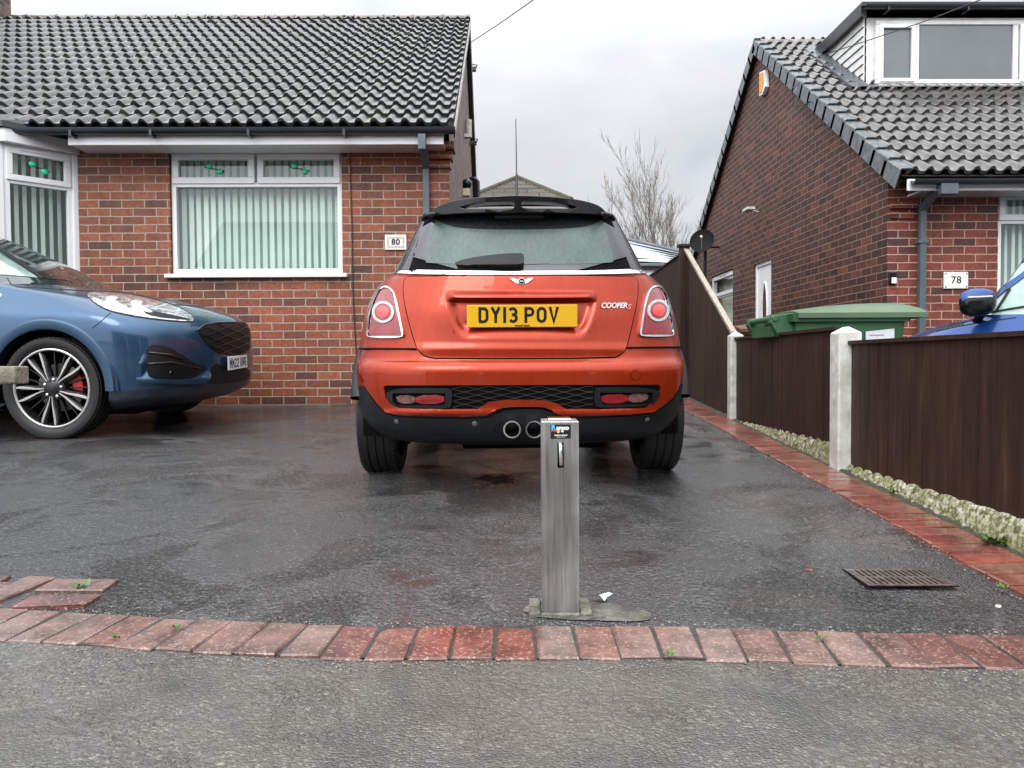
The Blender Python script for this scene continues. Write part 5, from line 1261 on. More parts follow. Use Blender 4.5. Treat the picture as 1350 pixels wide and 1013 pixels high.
k_rf = [(1.34, 0, .522, 2.20, .285, .4, 2.6, .32, 2.8), (1.375, 0, .500, 2.12, .32, .4, 2.6, .3, 2.8), (1.398, 0, .44, 2.0, .40, .4, 2.6, .3, 2.8), (1.412, 0, .28, 1.8, .60, .4, 2.4, .3, 2.4), (1.416, 0, .03, 1.4, 1.1, .1, 2, .1, 2)]
allr = cm(k_low, 5)[:-1]+cm(k_mid, 6)[:-1]+cm(k_gl, 6)[:-1]+cm(k_rf, 5)
mc = Car('orange_hatchback', 'orange hatchback with black roof and spoiler parked nose-in on the wet drive', 'car', (OX, OY, gz(OY)), R(90), allr)
RT = mc.root; holes = ((.66, .305), (3.10, .305)); HR = .350
b = shell(cm(k_low, 5), False, True, holes, HR); b.obj('lower_bumper', 'black_plastic', RT, world=False, smooth=True, auto=60)
b = shell(cm(k_mid, 6), False, False, holes, HR, skip=lambda c: c.x < .25 and abs(c.y) < .40 and .68 < c.z < 1.0); b.obj('body', 'orange', RT, world=False, smooth=True)
b = shell(cm(k_gl, 6), False, False); b.obj('pillars', mat('pillar_black', (.022, .024, .027), .14, var=.3, vs=40, coat=.4, bs=.08, bsc=140), RT, world=False, smooth=True)
b = shell(cm(k_rf, 5), True, False); b.obj('roof', 'gloss_black', RT, world=False, smooth=True)
# underbody
b = MB(); b.box(.62, 3.5, -.60, .60, .165, .24); b.box(.34, .60, -.42, .30, .165, .22); b.box(1.1, 2.7, -.80, .80, .15, .24); b.tube([(.66, -.70, .30), (.66, .70, .30)], .035, 8); b.obj('underbody', 'dark', RT, world=False, bevel=.02)
b = MB(); b.tube([(.45, -.50, .22), (.55, -.56, .20), (.65, -.60, .24)], .012, 6); b.tube([(.42, .52, .24), (.50, .60, .18), (.66, .62, .22)], .014, 6); b.obj('suspension_arm', 'rusty', RT, world=False)
# inner arches
for (hx_, hz_) in holes:
    for s_ in (-1, 1):
        well(hx_, hz_, s_, HR, .50, .80, RT)
        # plastic arch flare
        b = MB(); pr = []; N_ = 48
        for i in range(N_+1):
            a = R(-5+165*i/N_); 
            for (rr_, yy) in ((HR-.012, .80), (HR-.012, .850), (HR+.008, .862), (HR+.045, .856), (HR+.062, .835), (HR+.062, .80)): pr.append(Vector((hx_+rr_*math.cos(a), s_*yy, hz_+rr_*math.sin(a))))
        b.add(pr, [(i*6+k, i*6+k+1, (i+1)*6+k+1, (i+1)*6+k) for i in range(N_) for k in range(5)]); b.obj('arch_trim', 'black_plastic', RT, world=False, smooth=True, auto=50)
        w = MB(); wheel_tyre(w, hx_, s_*.745, .31, .312, .208, s_, .215); wh = w.obj('tyre', 'rubber', RT, world=False, smooth=True, auto=35)
        r_ = MB(); r_.lathe([(.218, -.07), (.205, -.05), (.205, .06), (.218, .075), (.205, .07), (.19, .02), (.05, .05), (0, .055)], (hx_, s_*.745, .31), (0, s_, 0), 40)
        for q in range(7):
            a = q/7*6.2832; T = Matrix.Translation((hx_, s_*.745, .31)) @ Matrix.Rotation(a, 4, 'Y'); r_.box(-.014, .014, s_*.045-.012, s_*.045+.02, .03, .208, T)
        r_.obj('rim', mat('alloy_grey', (.35, .36, .37), .3, .8, var=.1), wh, world=False)
# bumper skin with the grille band cut through it
orange_b = [(474, 461), (549, 461), (556, 470), (566, 475.5), (812, 475.5), (822, 469), (827, 459), (899, 459), (896, 500), (887, 521), (876, 531), (866, 538), (855, 543), (751, 549), (737, 546), (722, 537), (706, 535.5), (668, 536), (652, 540), (637, 549), (549, 547.5), (515, 544), (502, 535), (492, 521), (477, 500)]
slot_ = [(508, 510), (512, 508), (866, 507), (869, 511), (867, 522), (858, 531), (848, 537), (786, 539), (746, 539), (734, 532), (718, 527.5), (690, 527), (664, 527.5), (644, 530), (630, 539), (590, 539), (528, 537), (516, 531), (510, 523)]
def dens(pl, g=4):
    out = []
    for i in range(len(pl)):
        a, c = Vector(pl[i]), Vector(pl[(i+1) % len(pl)]); k = max(1, int((c-a).length/g)); out += [tuple(a.lerp(c, j/k)) for j in range(k)]
    return out
def bshape(x, y):   # bumper section: a soft shelf at its top edge, a roll at the lip
    t = max(0, min(1, (y-476)/14)); o_ = -.010*(1-t)**2
    if y > 538: o_ += .008*math.sin(min(1, (y-538)/10)*math.pi)
    return o_
bmp = mc.patch('bumper', orange_b, 'orange', .014, .012, 3.0, 1, holes=[dens(slot_)], offf=bshape)
mc.patch('grille_backing', [(504, 504), (873, 503), (872, 526), (850, 541), (640, 545), (640, 545), (520, 541), (504, 524)], 'dark', .001, .001, 5, 1, parent=bmp)
# honeycomb mesh: rows of wavy strands
b = MB()
for r_ in range(8):
    y = 511+r_*4.0; pts = []
    x = 597
    while x < 782:
        if not (y > 527 and 640 < x < 737 and y > 525) and (mc.hit(x, y)[0] is not None):
            ph = (x/5.2)+(r_ % 2)*math.pi; pts.append(mc.pt(x, y+1.5*math.sin(ph), .006)[0])
        elif len(pts) > 3: b.tube(pts, .0022, 4); pts = []
        else: pts = []
        x += 2.4
    if len(pts) > 3: b.tube(pts, .0022, 4)
b.obj('grille_mesh', mat('mesh_black', (.010, .011, .012), .4, var=0), bmp, world=False)
for s_, (x0_, x1_), (lx0, lx1), dy in ((-1, (512, 597), (521, 587), 0), (1, (782, 867), (791, 857), -1)):
    o1 = [(x0_, 512+dy), (x1_-3, 511+dy), (x1_, 516+dy), (x1_-1, 534+dy), (x1_-5, 538+dy), (x0_+14 if s_ < 0 else x0_+5, 537+dy), (x0_+1, 527+dy)] if s_ < 0 else [(x0_+3, 511+dy), (x1_, 512+dy), (x1_-1, 527+dy), (x1_-14, 536+dy), (x0_+5, 538+dy), (x0_+1, 534+dy), (x0_, 516+dy)]
    inn = [(lx0-1, 518+dy), (lx1+1, 518+dy), (lx1+1, 531+dy), (lx1-2, 534+dy), (lx0+4, 534+dy), (lx0-1, 529+dy)]
    bz = mc.patch('lamp_bezel', o1, 'black_plastic', .018, .016, 3, 2, parent=bmp, holes=[dens(inn, 3)])
    mc.patch('lamp_back', [(lx0-3, 515+dy), (lx1+3, 515+dy), (lx1+3, 536+dy), (lx0-3, 536+dy)], 'dark', .004, .002, 4, 0, parent=bmp)
    md_ = lx0+(lx1-lx0)*(.42 if s_ < 0 else .55)
    ra = [(md_, 521+dy), (lx1-1, 520+dy), (lx1-1, 532+dy), (md_, 532.5+dy)] if s_ < 0 else [(lx0+1, 521+dy), (md_, 520+dy), (md_, 532+dy), (lx0+1, 533+dy)]
    rb = [(lx0+1, 521+dy), (md_-.6, 521+dy), (md_-.6, 532+dy), (lx0+6, 532+dy)] if s_ < 0 else [(md_+.6, 520+dy), (lx1-2, 519+dy), (lx1-6, 530+dy), (md_+.6, 532+dy)]
    mc.patch('fog_lamp', ra, 'red_lens', .008, .003, 3, 1, parent=bmp); mc.patch('reverse_lamp', rb, mat('smoked_lens', (.17, .075, .072), .2, var=.5, vs=60, coat=.4), .008, .003, 3, 1, parent=bmp)
mc.patch('tow_cover', circ(836, 494.5, 6), 'orange', .0165, .001, 3, 0, parent=bmp); 
b = MB(); b.tube([mc.pt(*c, .0155)[0] for c in circ(836, 494.5, 6.3, 24)+[(842.3, 494.5)]], .0009, 4); b.obj('tow_cover_seam', 'dark', bmp, world=False)
# black valance skin
val = [(477, 503), (491, 524), (501, 539), (515, 547.5), (549, 551), (638, 552.5), (655, 545), (670, 540), (706, 539), (720, 541), (737, 550), (751, 552.5), (855, 547), (877, 535), (889, 524), (897, 503), (893, 535), (880, 560), (850, 567), (760, 572), (728, 573), (722, 558), (700, 549), (676, 549), (655, 557), (648, 573), (530, 569), (500, 562), (483, 538)]
vl = mc.patch('valance', val, 'black_plastic', .008, .01, 3.2, 1)
for px, py in ((524, 555), (626, 558), (746, 558), (852, 552.5)):
    p, nm = mc.pt(px, py, .009); b = MB(); b.lathe([(0.0, .004), (.010, .004), (.0125, .002), (.0125, -.006)], p, nm, 20); b.obj('parking_sensor', mat('sensor', (.09, .095, .10), .35, var=.1), vl, world=False, smooth=True, auto=40)
for px in (675, 704):
    p = mc.I @ W(px, 565.5, OY-.015); p.x = -.02; b = MB(); b.lathe([(.032, .25), (.032, .0), (.034, -.008), (.041, -.008), (.043, .0), (.043, .25)], p, (1, 0, 0), 32); b.obj('exhaust_tip', 'chrome', RT, world=False, smooth=True, auto=60)
    b = MB(); b.lathe([(0, .10), (.031, .10)], p, (1, 0, 0), 24); b.lathe([(.0307, .10), (.0307, .012)], p, (1, 0, 0), 24); b.obj('exhaust_bore', 'dark', RT, world=False)
# tailgate
tg = [(539, 364.5), (834, 364.5), (840, 370), (840, 385), (838.5, 399), (831, 435), (825, 458), (819, 467), (808, 472), (578, 472.5), (562, 470.5), (553, 463), (548, 452), (541, 429), (534, 399), (532.5, 380), (534, 370)]
def grow_poly(pl, k):
    cx = sum(p[0] for p in pl)/len(pl); cy = sum(p[1] for p in pl)/len(pl); out = []
    n_ = len(pl)
    for i, p in enumerate(pl):
        a = Vector(pl[i-1]); c = Vector(pl[(i+1) % n_]); t = (c-a).normalized(); nv = Vector((t.y, -t.x))
        if nv.dot(Vector(p)-Vector((cx, cy))) < 0: nv = -nv
        out.append((p[0]+nv.x*k, p[1]+nv.y*k))
    return out
tgl = [(p[0], p[1]) for p in tg]; mc.patch('tailgate_gap', grow_poly(tg, 1.7), 'dark', .0012, .001, 4, 1, holes=[dens(grow_poly(tg, -5), 5)])
def sstep(a, c, x): t = max(0, min(1, (x-a)/(c-a))); return t*t*(3-2*t)
def tshape(x, y):
    o_ = 0
    # handle bar
    ex = sstep(588, 602, x)*(1-sstep(773, 787, x))
    o_ += .030*ex*sstep(383, 394, y)*(1-sstep(396.0, 397.4, y))
    # scoop round the plate
    u = (y-397)/50; l_ = 590+18*max(0, u)**1.6; r_ = 786-18*max(0, u)**1.6
    o_ -= .024*sstep(l_-2, l_+13, x)*(1-sstep(r_-13, r_+2, x))*sstep(396.5, 398.5, y)*(1-sstep(426, 449, y))
    # soft crease to the lower edge
    o_ += .006*math.sin(sstep(450, 472, y)*math.pi)
    return o_
tgo = mc.patch('tailgate', tg, 'orange', .024, .022, 1.8, 1, offf=lambda x, y: tshape(x, y)-.018)
# quarter-panel seams
for pl in ([(476, 460.3), (549, 460.6)], [(826, 459), (897, 458.4)]):
    mc.patch('panel_gap', line([pl[0], pl[1]], 1.5), 'dark', .0155, .001, 4, 0)
# plate
def frame_at(px, py, off):
    p, nm = mc.pt(px, py, off); return p
pc_ = mc.I @ W(688.2, 417, OY+.040); ux = mc.I.to_3x3() @ Vector((1, 0, 0)); uy = Vector((0, 0, 1)); pw, ph = 0, 0
a = mc.I @ W(616, 417, OY+.04); c = mc.I @ W(760.5, 417, OY+.04); pw = (c-a).length; a = mc.I @ W(688, 402.3, OY+.04); c = mc.I @ W(688, 431.8, OY+.04); ph = (c-a).length
pcx = pc_.x = .040
b = MB(); b.add([pc_+Vector((dx_, 0, 0))+ux*(sx_*pw/2)+uy*(sz*ph/2) for dx_ in (0, .012) for sx_, sz in ((-1, -1), (1, -1), (1, 1), (-1, 1))], [(0, 1, 2, 3), (7, 6, 5, 4), (0, 4, 5, 1), (1, 5, 6, 2), (2, 6, 7, 3), (3, 7, 4, 0)])
plo = b.obj('number_plate', 'yellow_plate', tgo, world=False, bevel=.003)
plate_text('DY13 POV', pc_+uy*.005, ux, uy, pw/144*88/79*1.01/1000*(144/144)*.0+ph*.70/79, 'ink', plo, un=Vector((-1, 0, 0)))
text('Arnold Clark', .013, pc_-uy*(ph*.42)+Vector((-.0012, 0, 0)), ux, uy, 'ink', plo, world=False, bold=.0003)
# lamps
TL = [[(509, 378.5), (501, 383), (494, 397), (488, 417), (485.5, 441), (489, 446.7), (531, 446.7), (534, 441), (530, 420), (523, 387), (516, 380)], [(864, 377.5), (856, 380), (851, 387), (846, 405), (841, 440), (844, 445), (883, 445), (887, 440), (884.5, 420), (877, 389), (871, 380)]]
for pl, (cx, cy) in zip(TL, ((508, 413), (865, 411))):
    inn = grow_poly(pl, -3.4); tl = mc.patch('tail_lamp', inn, 'pink_lens', .012, .006, 2.5, 2)
    mc.patch('chrome_bezel', pl, 'chrome', .016, .014, 2.5, 2, parent=tl, holes=[dens(grow_poly(pl, -2.6), 2.5)], offf=lambda x, y: .0)
    low = [(p[0], max(p[1], 432)) for p in grow_poly(pl, -4.4)]
    mc.patch('turn_lens', [(cx-19, 434), (cx+19, 434), (cx+21, 441), (cx-21, 441)], 'red_lens', .0135, .001, 2.5, 1, parent=tl)
    mc.patch('lens_ring', circ(cx, cy, 14, 30), mat('ring_silver', (.50, .46, .44), .2, var=.3, vs=70, coat=1), .017, .004, 2.2, 0, parent=tl, holes=[circ(cx, cy, 10.8, 24)])
    mc.patch('inner_ring', circ(cx, cy, 10.4, 24), 'pink_lens', .016, .003, 2.2, 0, parent=tl)
    mc.patch('brake_lens', circ(cx, cy, 7.6, 24), 'bright_red', .019, .002, 2.2, 0, parent=tl, offf=lambda x, y, cx=cx, cy=cy: .004*(1-min(1, math.hypot(x-cx, y-cy)/7.6)))
# belt chrome
mc.patch('chrome_strip', [(521, 357.8), (600, 359), (687, 359.4), (770, 359), (849, 357), (851, 362), (770, 363.2), (687, 363.6), (600, 363.4), (517, 362.5)], 'chrome', .012, .010, 3, 0)
# rear screen
gl1 = [(564, 282), (686, 276), (802, 284), (833, 358), (538.5, 359)]
mc.patch('screen_gap', grow_poly(gl1, 1.6), 'dark', .0015, .001, 5, 0)
rg = mc.patch('rear_screen', gl1, mat('screen_frit', (.024, .028, .030), .08, var=.25, vs=60, coat=.6), .008, .006, 3.5, 1)
m, n, bq = newmat('misted_glass'); v = coords(n, (1, 1, 1)); vv = coords(n, (55, 55, 2))
f = noise(n, vv, 1.2, 4, .6, .3); f2 = noise(n, v, 9, 5)
c_ = mixc(n, .5, ramp(n, f, [(.3, (.070, .105, .096)), (.7, (.100, .140, .127))]), ramp(n, f2, [(.3, .65), (.7, 1.15)]), 'MULTIPLY')
n.links.new(c_, bq.inputs['Base Color']); bq.inputs['Roughness'].default_value = .35; bq.inputs['Specular IOR Level'].default_value = .3; bq.inputs['Coat Weight'].default_value = .1; bump(n, bq, noise(n, v, 160, 2), .15, .002)
M['mist'] = m
inner = [(575, 290), (588, 298), (610, 303.5), (690, 305), (766, 302.5), (786, 296), (794, 290), (800, 315), (808, 342), (806, 350), (565, 350), (561, 344), (567, 318)]
ing = mc.patch('misted_glass', inner, m, .0095, .001, 3.5, 2, parent=rg)
mc.patch('wipe_arc', [(640, 350), (655, 344), (690, 340), (715, 345), (728, 350)], 'screen_frit', .0105, .001, 3.5, 1, parent=rg)
mc.patch('brake_light_strip', [(652, 286), (716, 286), (716, 289), (652, 289)], mat('strip_grey', (.20, .22, .22), .2, var=.1), .0105, .001, 3, 0, parent=rg)
# wiper
wp_ = [(597, 353), (617, 346), (648, 342), (686, 340), (691, 343), (690, 357), (673, 357.5), (625, 356.5)]
mc.patch('wiper', wp_, mat('wiper_black', (.006, .006, .006), .45, var=0, spec=.3), .035, .020, 3, 1, offf=lambda x, y: .01*sstep(600, 680, x))
# spoiler: a wing over the screen with two through slots
so1 = [(566, 285), (569, 279), (578, 271), (595, 265), (625, 260.5), (660, 258.3), (687, 257.8), (720, 259), (755, 262), (780, 267), (793, 273), (799, 280), (800, 284), (760, 281.5), (687, 280), (610, 281)]
hl1 = [(606, 273.5), (620, 269.5), (640, 266.5), (674, 265.2), (678, 267), (677.5, 273.5), (674, 275.2), (640, 275), (612, 275.2)]
hl2 = [(688, 266.5), (692, 265), (728, 266.5), (748, 269.5), (761, 273.5), (756, 275.2), (722, 275), (692, 275), (688, 273)]
ysp0 = .165
def wloc(px, py, yl):
    o = mc.I @ CAMP; d = mc.I.to_3x3() @ ray(px, py); return o+d*((yl-o.x)/d.x)
P = [Vector(p) for p in so1]
for _ in range(2):
    Q = []
    for i in range(len(P)):
        a, c = P[i], P[(i+1) % len(P)]; Q += [a.lerp(c, .25), a.lerp(c, .75)]
    P = Q
pts = P+[Vector(p) for p in hl1]+[Vector(p) for p in hl2]; ed = []; k = 0
loops = []
for n_ in (len(P), len(hl1), len(hl2)): ed += [(k+i, k+(i+1) % n_) for i in range(n_)]; loops.append((k, n_)); k += n_
V, E, Fc, *_ = delaunay_2d_cdt(pts, ed, [], 0, 1e-5)
def ins(pt, pl):
    r_ = False; j = len(pl)-1
    for i in range(len(pl)):
        if (pl[i][1] > pt[1]) != (pl[j][1] > pt[1]) and pt[0] < (pl[j][0]-pl[i][0])*(pt[1]-pl[i][1])/(pl[j][1]-pl[i][1])+pl[i][0]: r_ = not r_
        j = i
    return r_
tris = []
for f in Fc:
    c = sum((V[i] for i in f), Vector((0, 0)))/len(f)
    if ins(c, P) and not ins(c, hl1) and not ins(c, hl2): tris.append(tuple(f))
b = MB()
def spo(v, back):
    bow = .12*((v.x-685)/115)**2*1.0
    return wloc(v.x, v.y, ysp0+bow)+(Vector((.13, 0, .004)) if back else Vector((0, 0, 0)))
nv = len(V); vs = [spo(v, 0) for v in V]+[spo(v, 1) for v in V]; fs = [f for f in tris]+[tuple(i+nv for i in f[::-1]) for f in tris]
for k, n_ in loops: fs += [(k+i, k+(i+1) % n_, nv+k+(i+1) % n_, nv+k+i) for i in range(n_)]
b.add(vs, fs); b.obj('spoiler', 'gloss_black', RT, world=False, bevel=.003)
for sgn, px in ((-1, 559), (1, 808)):   # roof drip ends beside the spoiler
    b = MB()
    p, nm = mc.pt(px, 289, .004); q, _ = mc.pt(px-sgn*4, 287, .008); b.tube([p+Vector((.02, 0, -.005)), p, q+Vector((.0, 0, .006)), wloc(px-sgn*14, 282.5, .24)], .012, 8)
    b.obj('roof_trim', 'gloss_black', RT, world=False, smooth=True)
# aerial
b = MB(); pa = wloc(681.5, 262, .50); ptop = wloc(680, 157, .66); pm = pa.lerp(ptop, .30); b.tube([pa, pm, pm, ptop], [.007, .0055, .0035, .0022], 8); b.obj('aerial', 'cable', RT, world=False)
# badge & model lettering
p, nm = mc.pt(687.5, 372, .008); nm = Vector((-1, 0, .12)).normalized(); uy2 = Vector((.12, 0, 1)).normalized(); ux2 = ux
k_ = (OY+.07)/F
b = MB()
for s_ in (-1, 1):
    wing = [(s_*4, 1.8), (s_*9, 4.2), (s_*15, 4.4), (s_*14, 2.2), (s_*11.5, .0), (s_*8.5, -2.2), (s_*5, -3.6)]
    if s_ < 0: wing = wing[::-1]
    b.prism(wing, lambda u, v, t: p+ux2*u*k_+uy2*v*k_+nm*t, .000, .004)
b.lathe([(.0165, 0), (.0165, .006), (.0135, .007), (.0125, .004)], p, nm, 28); bdg = b.obj('badge', 'chrome', tgo, world=False, bevel=.001)
b = MB(); b.lathe([(0, .0045), (.0128, .0042)], p, nm, 24); b.obj('badge_disc', 'ink', bdg, world=False)
text('MINI', .0078, p+nm*.0052, ux2, uy2, 'chrome', bdg, world=False, bold=.0003)
pq, _ = mc.pt(811, 404, .009); uq = (mc.pt(830, 404, .009)[0]-mc.pt(794, 404, .009)[0]).normalized(); uy3 = Vector((.05, 0, 1)).normalized(); nq = uq.cross(uy3)
silver = mat('badge_silver', (.78, .79, .80), .25, .3, var=0)
text('COOPER', .0345, pq+nq*.003-uq*.012, uq, uy3, silver, tgo, world=False, extrude=.0015, shear=.25, bold=.0011)
text('S', .036, pq+nq*.003+uq*.066-uy3*.007, uq, uy3, mat('badge_red', (.75, .3, .28), .3, .3, var=0), tgo, world=False, extrude=.0015, shear=.35, bold=.0011)

# ---- blue-grey SUV --------------------------------------------------------
def suv_rings(sc=1.0):
    lo = [(.19, 0, .74, .62, -3.45, .5, 2.4, .5, 2.4), (.215, 0, .84, .78, -3.55, .55, 2.5, .5, 2.4), (.28, 0, .895, .90, -3.60, .55, 2.6, .5, 2.5), (.355, 0, .905, .945, -3.62, .56, 2.7, .5, 2.6)]
    md = [(.355, 0, .905, .945, -3.62, .56, 2.7, .5, 2.6), (.50, 0, .918, .955, -3.64, .56, 2.7, .5, 2.6), (.66, 0, .922, .955, -3.64, .56, 2.6, .5, 2.6), (.78, 0, .918, .935, -3.64, .56, 2.6, .5, 2.6), (.87, -.01, .903, .88, -3.62, .58, 2.5, .5, 2.6), (.925, -.02, .878, .79, -3.60, .60, 2.4, .5, 2.5),
          (.975, -.025, .845, .64, -3.58, .60, 2.4, .5, 2.5), (1.035, -.02, .812, .34, -3.56, .50, 2.4, .5, 2.5), (1.085, -.01, .792, .02, -3.55, .45, 2.4, .5, 2.5), (1.115, -.01, .778, -.16, -3.54, .42, 2.4, .5, 2.5)]
    gl = [(1.115, -.01, .778, -.16, -3.54, .42, 2.4, .5, 2.5), (1.14, -.01, .768, -.24, -3.52, .42, 2.4, .5, 2.5), (1.33, -.01, .700, -.64, -3.40, .38, 2.5, .4, 2.5), (1.52, -.01, .615, -1.06, -3.25, .35, 2.6, .4, 2.5)]
    rf = [(1.52, -.01, .615, -1.06, -3.25, .35, 2.6, .4, 2.5), (1.58, 0, .575, -1.18, -3.2, .35, 2.6, .4, 2.5), (1.63, 0, .47, -1.35, -3.1, .4, 2.4, .4, 2.4), (1.655, 0, .28, -1.6, -2.9, .4, 2.4, .4, 2.4), (1.66, 0, .03, -2.0, -2.2, .1, 2, .1, 2)]
    return lo, md, gl, rf
lo, md, gl, rf = suv_rings()
allk = cm(lo, 5)[:-1]+cm(md, 5)[:-1]+cm(gl, 5)[:-1]+cm(rf, 4)
WXc = W(67, 507, 5.55)
KX, KY = WXc.x+.07, 5.55+.90
kc = Car('blue_suv', 'steel blue SUV with dark machined alloys parked across the drive at left', 'car', (KX, KY, gz(KY)), R(-4.3), allk)
KR = kc.root; kh = ((0.0, .365), (-2.71, .365)); KHR = .435
shell(cm(lo, 5), False, True, kh, KHR).obj('lower_cladding', mat('navy_plastic', (.012, .022, .040), .35, var=.2, coat=.3), KR, world=False, smooth=True, auto=60)
bodyo = shell(cm(md, 5), False, False, kh, KHR).obj('body', 'blue', KR, world=False, smooth=True)
shell(cm(gl, 5)).obj('windows', 'dark_glass', KR, world=False, smooth=True)
shell(cm(rf, 4), True).obj('roof', 'blue', KR, world=False, smooth=True)
b = MB(); b.box(-3.4, .5, -.7, .7, .16, .24); b.obj('underbody', 'dark', KR, world=False)
machined = mat('machined_alloy', (.50, .48, .46), .3, .7, var=.15); darkalloy = mat('dark_alloy', (.008, .008, .009), .4, 0, var=.1)
def suv_wheel(root, hx_, hz_, s_, tr=.367, wd=.235, yc=.785, fancy=True):
    w = MB(); wheel_tyre(w, hx_, s_*yc, hz_, tr, wd, s_, .285); wh = w.obj('wheel', 'rubber', root, world=False, smooth=True, auto=35)
    yo = yc+wd/2-.012
    r_ = MB(); r_.lathe([(.287, yo-.20), (.262, yo-.19), (.258, yo-.05), (.272, yo-.010)], (hx_, 0, hz_), (0, s_, 0), 60); r_.obj('rim_barrel', darkalloy, wh, world=False, smooth=True)
    r_ = MB(); r_.lathe([(.270, yo-.012), (.272, yo-.002), (.280, yo+.002), (.288, yo-.004)], (hx_, 0, hz_), (0, s_, 0), 60); r_.obj('rim_lip', machined, wh, world=False, smooth=True)
    def pol(poly, A, y0, y1, ob):
        c, sn = math.cos(A), math.sin(A); ob.prism(poly, lambda u, v, t: Vector((hx_+u*c-v*sn, s_*t, hz_+u*sn+v*c)), y0, y1)
    m1, d1 = MB(), MB()
    for q in range(5):
        A = R(-98+72*q)
        for sg in (1, -1):
            m1p = [(.060, sg*.004), (.12, sg*.011), (.185, sg*.026), (.235, sg*.038), (.262, sg*.043), (.266, sg*.054), (.235, sg*.055), (.180, sg*.043), (.12, sg*.022), (.060, sg*.010)]
            if sg < 0: m1p = m1p[::-1]
            pol(m1p, A, yo-.03, yo-.006, m1)
            dp = [(.05, sg*.002), (.20, sg*.020), (.268, sg*.030), (.268, sg*.060), (.20, sg*.058), (.05, sg*.018)]
            if sg < 0: dp = dp[::-1]
            pol(dp, A, yo-.065, yo-.0305, d1)
            B_ = A+R(36)+sg*R(9); tp = [(.05, -.005), (.27, -.0035), (.27, .0035), (.05, .005)]; pol(tp, B_, yo-.085, yo-.060+.001*sg, d1)
    m1.obj('spokes', machined, wh, world=False, bevel=.0015); d1.obj('inner_spokes', darkalloy, wh, world=False)
    hb_ = MB(); hb_.lathe([(.088, yo-.07), (.084, yo-.026), (.052, yo-.020), (.040, yo-.012), (0, yo-.010)], (hx_, 0, hz_), (0, s_, 0), 32); hb_.obj('hub_cap', darkalloy, wh, world=False, smooth=True, auto=40)
    nb_ = MB()
    for q in range(5):
        A = R(82+72*q); nb_.lathe([(.011, yo-.03), (.011, yo-.014), (.007, yo-.010), (0, yo-.009)], (hx_+.064*math.cos(A), 0, hz_+.064*math.sin(A)), (0, s_, 0), 8)
    nb_.obj('wheel_nuts', 'chrome', wh, world=False)
    dk = MB(); dk.lathe([(.0, yo-.115), (.175, yo-.115), (.175, yo-.135)], (hx_, 0, hz_), (0, s_, 0), 40); dk.obj('brake_disc', mat('disc', (.22, .21, .20), .4, .8, var=.2), wh, world=False)
    cp = MB(); c_ = []
    for i in range(7): a = R(-8+6.5*i); c_.append((.19*math.cos(a), .19*math.sin(a)))
    for i in range(6, -1, -1): a = R(-8+6.5*i); c_.append((.11*math.cos(a), .11*math.sin(a)))
    pol([(u, v) for u, v in c_], 0, yo-.13, yo-.075, cp); cp.obj('brake_caliper', mat('caliper_red', (.55, .012, .012), .3, var=.1), wh, world=False, bevel=.006)
    bk = MB(); bk.lathe([(0, yo-.2), (.287, yo-.2)], (hx_, 0, hz_), (0, s_, 0), 30); bk.obj('brake_shield', 'dark', wh, world=False)
    return wh
for hx_, hz_ in kh:
    for s_ in (-1, 1):
        suv_wheel(KR, hx_, hz_, s_)
        well(hx_, hz_, s_, KHR, .50, .90, KR)
def arches(root, kh, KHR, m_, yb=.905):
    for hx_, hz_ in kh:
        for s_ in (-1, 1):
            b = MB(); pr = []; N_ = 64
            sec = ((KHR-.012, yb-.05), (KHR-.012, yb+.022), (KHR+.004, yb+.030), (KHR+.052, yb+.026), (KHR+.060, yb+.014), (KHR+.078, yb+.010), (KHR+.085, yb-.03))
            for i in range(N_+1):
                a = R(-2+184*i/N_)
                for rr_, yy in sec: pr.append(Vector((hx_+rr_*math.cos(a), s_*yy, hz_+rr_*math.sin(a))))
            k = len(sec); b.add(pr, [(i*k+q, i*k+q+1, (i+1)*k+q+1, (i+1)*k+q) for i in range(N_) for q in range(k-1)]); b.obj('arch_trim', m_, root, world=False, smooth=True, auto=40)
arches(KR, kh, KHR, 'blue')
# headlamp
hlp = [(108, 386), (147, 385.8), (190, 392.5), (232, 404.5), (252, 416), (256, 422.5), (251, 425), (196, 420), (153, 412.4), (131, 404)]
m, n, bq = newmat('headlamp_lens'); v = coords(n); f = noise(n, v, 16, 3, .5, 1.5)
n.links.new(ramp(n, f, [(.38, (.16, .17, .18)), (.5, (.42, .44, .46)), (.62, (.80, .82, .83))]), bq.inputs['Base Color']); bq.inputs['Roughness'].default_value = .12; bq.inputs['Coat Weight'].default_value = 1; bq.inputs['Metallic'].default_value = .2
kc.patch('headlamp_surround', grow_poly(hlp, 1.6), 'ink', .002, .001, 4, 2)
hlo = kc.patch('headlamp', hlp, m, .006, .004, 3, 2)
for pl in ([(140, 391), (158, 392), (150, 398), (172, 408), (160, 408), (140, 399)], [(172, 396), (190, 398), (184, 404), (204, 413), (192, 413), (174, 405)]):
    kc.patch('running_light', pl, mat('drl_white', (.85, .86, .86), .1, var=0, coat=1), .008, .002, 2.5, 1, parent=hlo)
kc.patch('headlamp_shade', [(185, 408), (250, 421), (248, 423.5), (196, 418)], 'ink', .0075, .002, 3, 1, parent=hlo)
